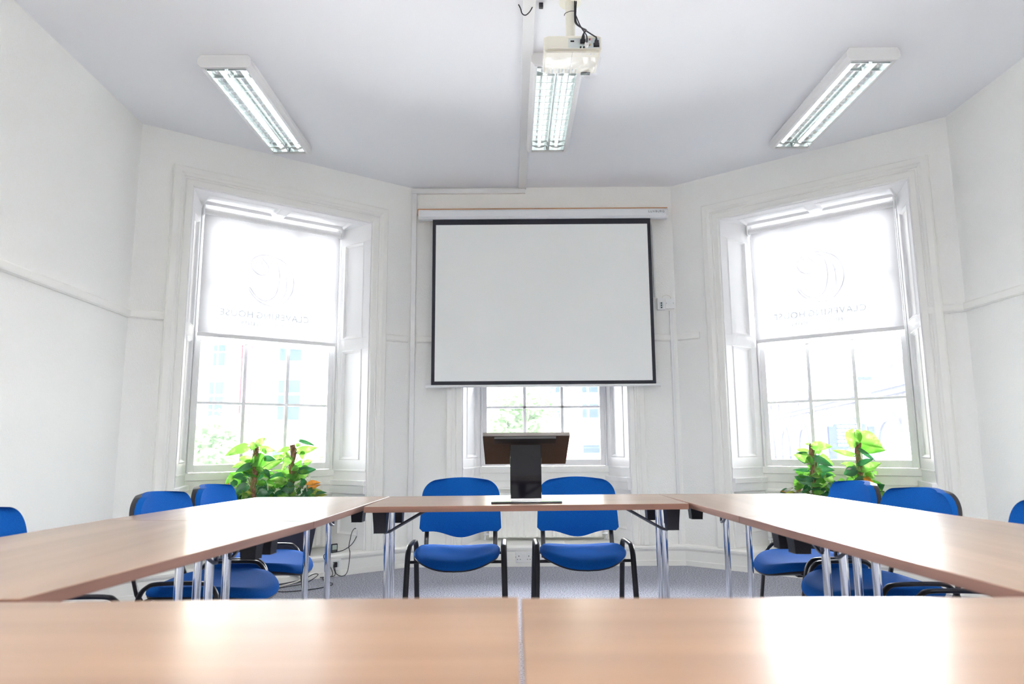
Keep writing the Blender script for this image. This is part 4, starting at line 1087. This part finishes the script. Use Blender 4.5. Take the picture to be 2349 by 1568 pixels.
me = bpy.data.meshes.new_from_object(ob.evaluated_get(dg)); bpy.data.objects.remove(ob)
lo = bpy.data.objects.new('board_lettering', me); COL.objects.link(lo); lo.parent = t; me.materials.clear(); me.materials.append(M['pine'])
lo.matrix_local = Matrix(((1, 0, 0, -.03), (0, 0, -1, -.024), (0, 1, 0, 4.08), (0, 0, 0, 1)))
simple_thing('dark_gate_pier', 'tall dark painted post at the right side of the right window view', 'post', [('pier', 'ext_dark', (-.11, .11, -.1, .1, 0, 5.3)), ('pier_cap', 'ext_grey', (-.14, .14, -.13, .13, 5.3, 5.38))], (8.5, 13.6, GZ))
t = simple_thing('timber_kiosk', 'small blue grey panelled kiosk low in the right window view', 'kiosk', [('kiosk_body', 'ext_grey', (-.22, .35, -.2, .3, 0, 4.2)), ('kiosk_roof', 'ext_dark', (-.26, .39, -.24, .34, 4.2, 4.28))], (8.9, 14.9, GZ))
for x in (-.15, .10): MB().box(x, x + .16, -.215, -.20, 3.5, 4.05).build('kiosk_window', M['ext_win'], t)

# ------------------------------------------------------------------ world, light, camera
w = bpy.data.worlds.new('overcast_sky'); SC.world = w; w.use_nodes = True; nt = w.node_tree; nt.nodes.clear()
wo = nt.nodes.new('ShaderNodeOutputWorld'); bg = nt.nodes.new('ShaderNodeBackground')
bg.inputs[0].default_value = (1., .992, .98, 1); bg.inputs[1].default_value = 6.0
nt.links.new(bg.outputs[0], wo.inputs[0])
for c in 'LCR':     # light portals: guide sky sampling through the openings, add no light themselves
    ld = bpy.data.lights.new('window_portal', 'AREA'); ld.shape = 'RECTANGLE'; ld.size = 1.1; ld.size_y = 2.0; ld.cycles.is_portal = True
    lo = bpy.data.objects.new('window_portal', ld); COL.objects.link(lo)
    lo.location = W(c, 0, DP + .2, 1.8); a = ANG[c]
    d = Vector((math.sin(a), -math.cos(a), 0)); lo.rotation_euler = d.to_track_quat('-Z', 'Y').to_euler()

cam = bpy.data.cameras.new('camera'); co = bpy.data.objects.new('camera', cam); COL.objects.link(co)
cam.sensor_width = 36.; cam.lens = 36. * 1566 / 2349; cam.clip_start = .05; cam.clip_end = 300
p = math.radians(8.45); r = math.radians(-.4)
F = Vector((0, math.cos(p), math.sin(p))); Rr = Vector((1, 0, 0)); U = Vector((0, -math.sin(p), math.cos(p)))
R2 = Rr * math.cos(r) + U * math.sin(r); U2 = U * math.cos(r) - Rr * math.sin(r)
co.matrix_world = Matrix(((R2.x, U2.x, -F.x, 0), (R2.y, U2.y, -F.y, 0), (R2.z, U2.z, -F.z, .99), (0, 0, 0, 1)))
cam.dof.use_dof = True; cam.dof.focus_distance = 3.9; cam.dof.aperture_fstop = 2.8
SC.camera = co
SC.view_settings.view_transform = 'Standard'; SC.view_settings.look = 'None'; SC.view_settings.exposure = 3.13; SC.view_settings.gamma = 1.
SC.view_settings.use_curve_mapping = False
SC.cycles.use_denoising = True
SC.cycles.max_bounces = 14; SC.cycles.diffuse_bounces = 8; SC.cycles.glossy_bounces = 6; SC.cycles.transparent_max_bounces = 16; SC.cycles.transmission_bounces = 8
SC.cycles.caustics_reflective = False; SC.cycles.caustics_refractive = False
SC.cycles.sample_clamp_indirect = 8.
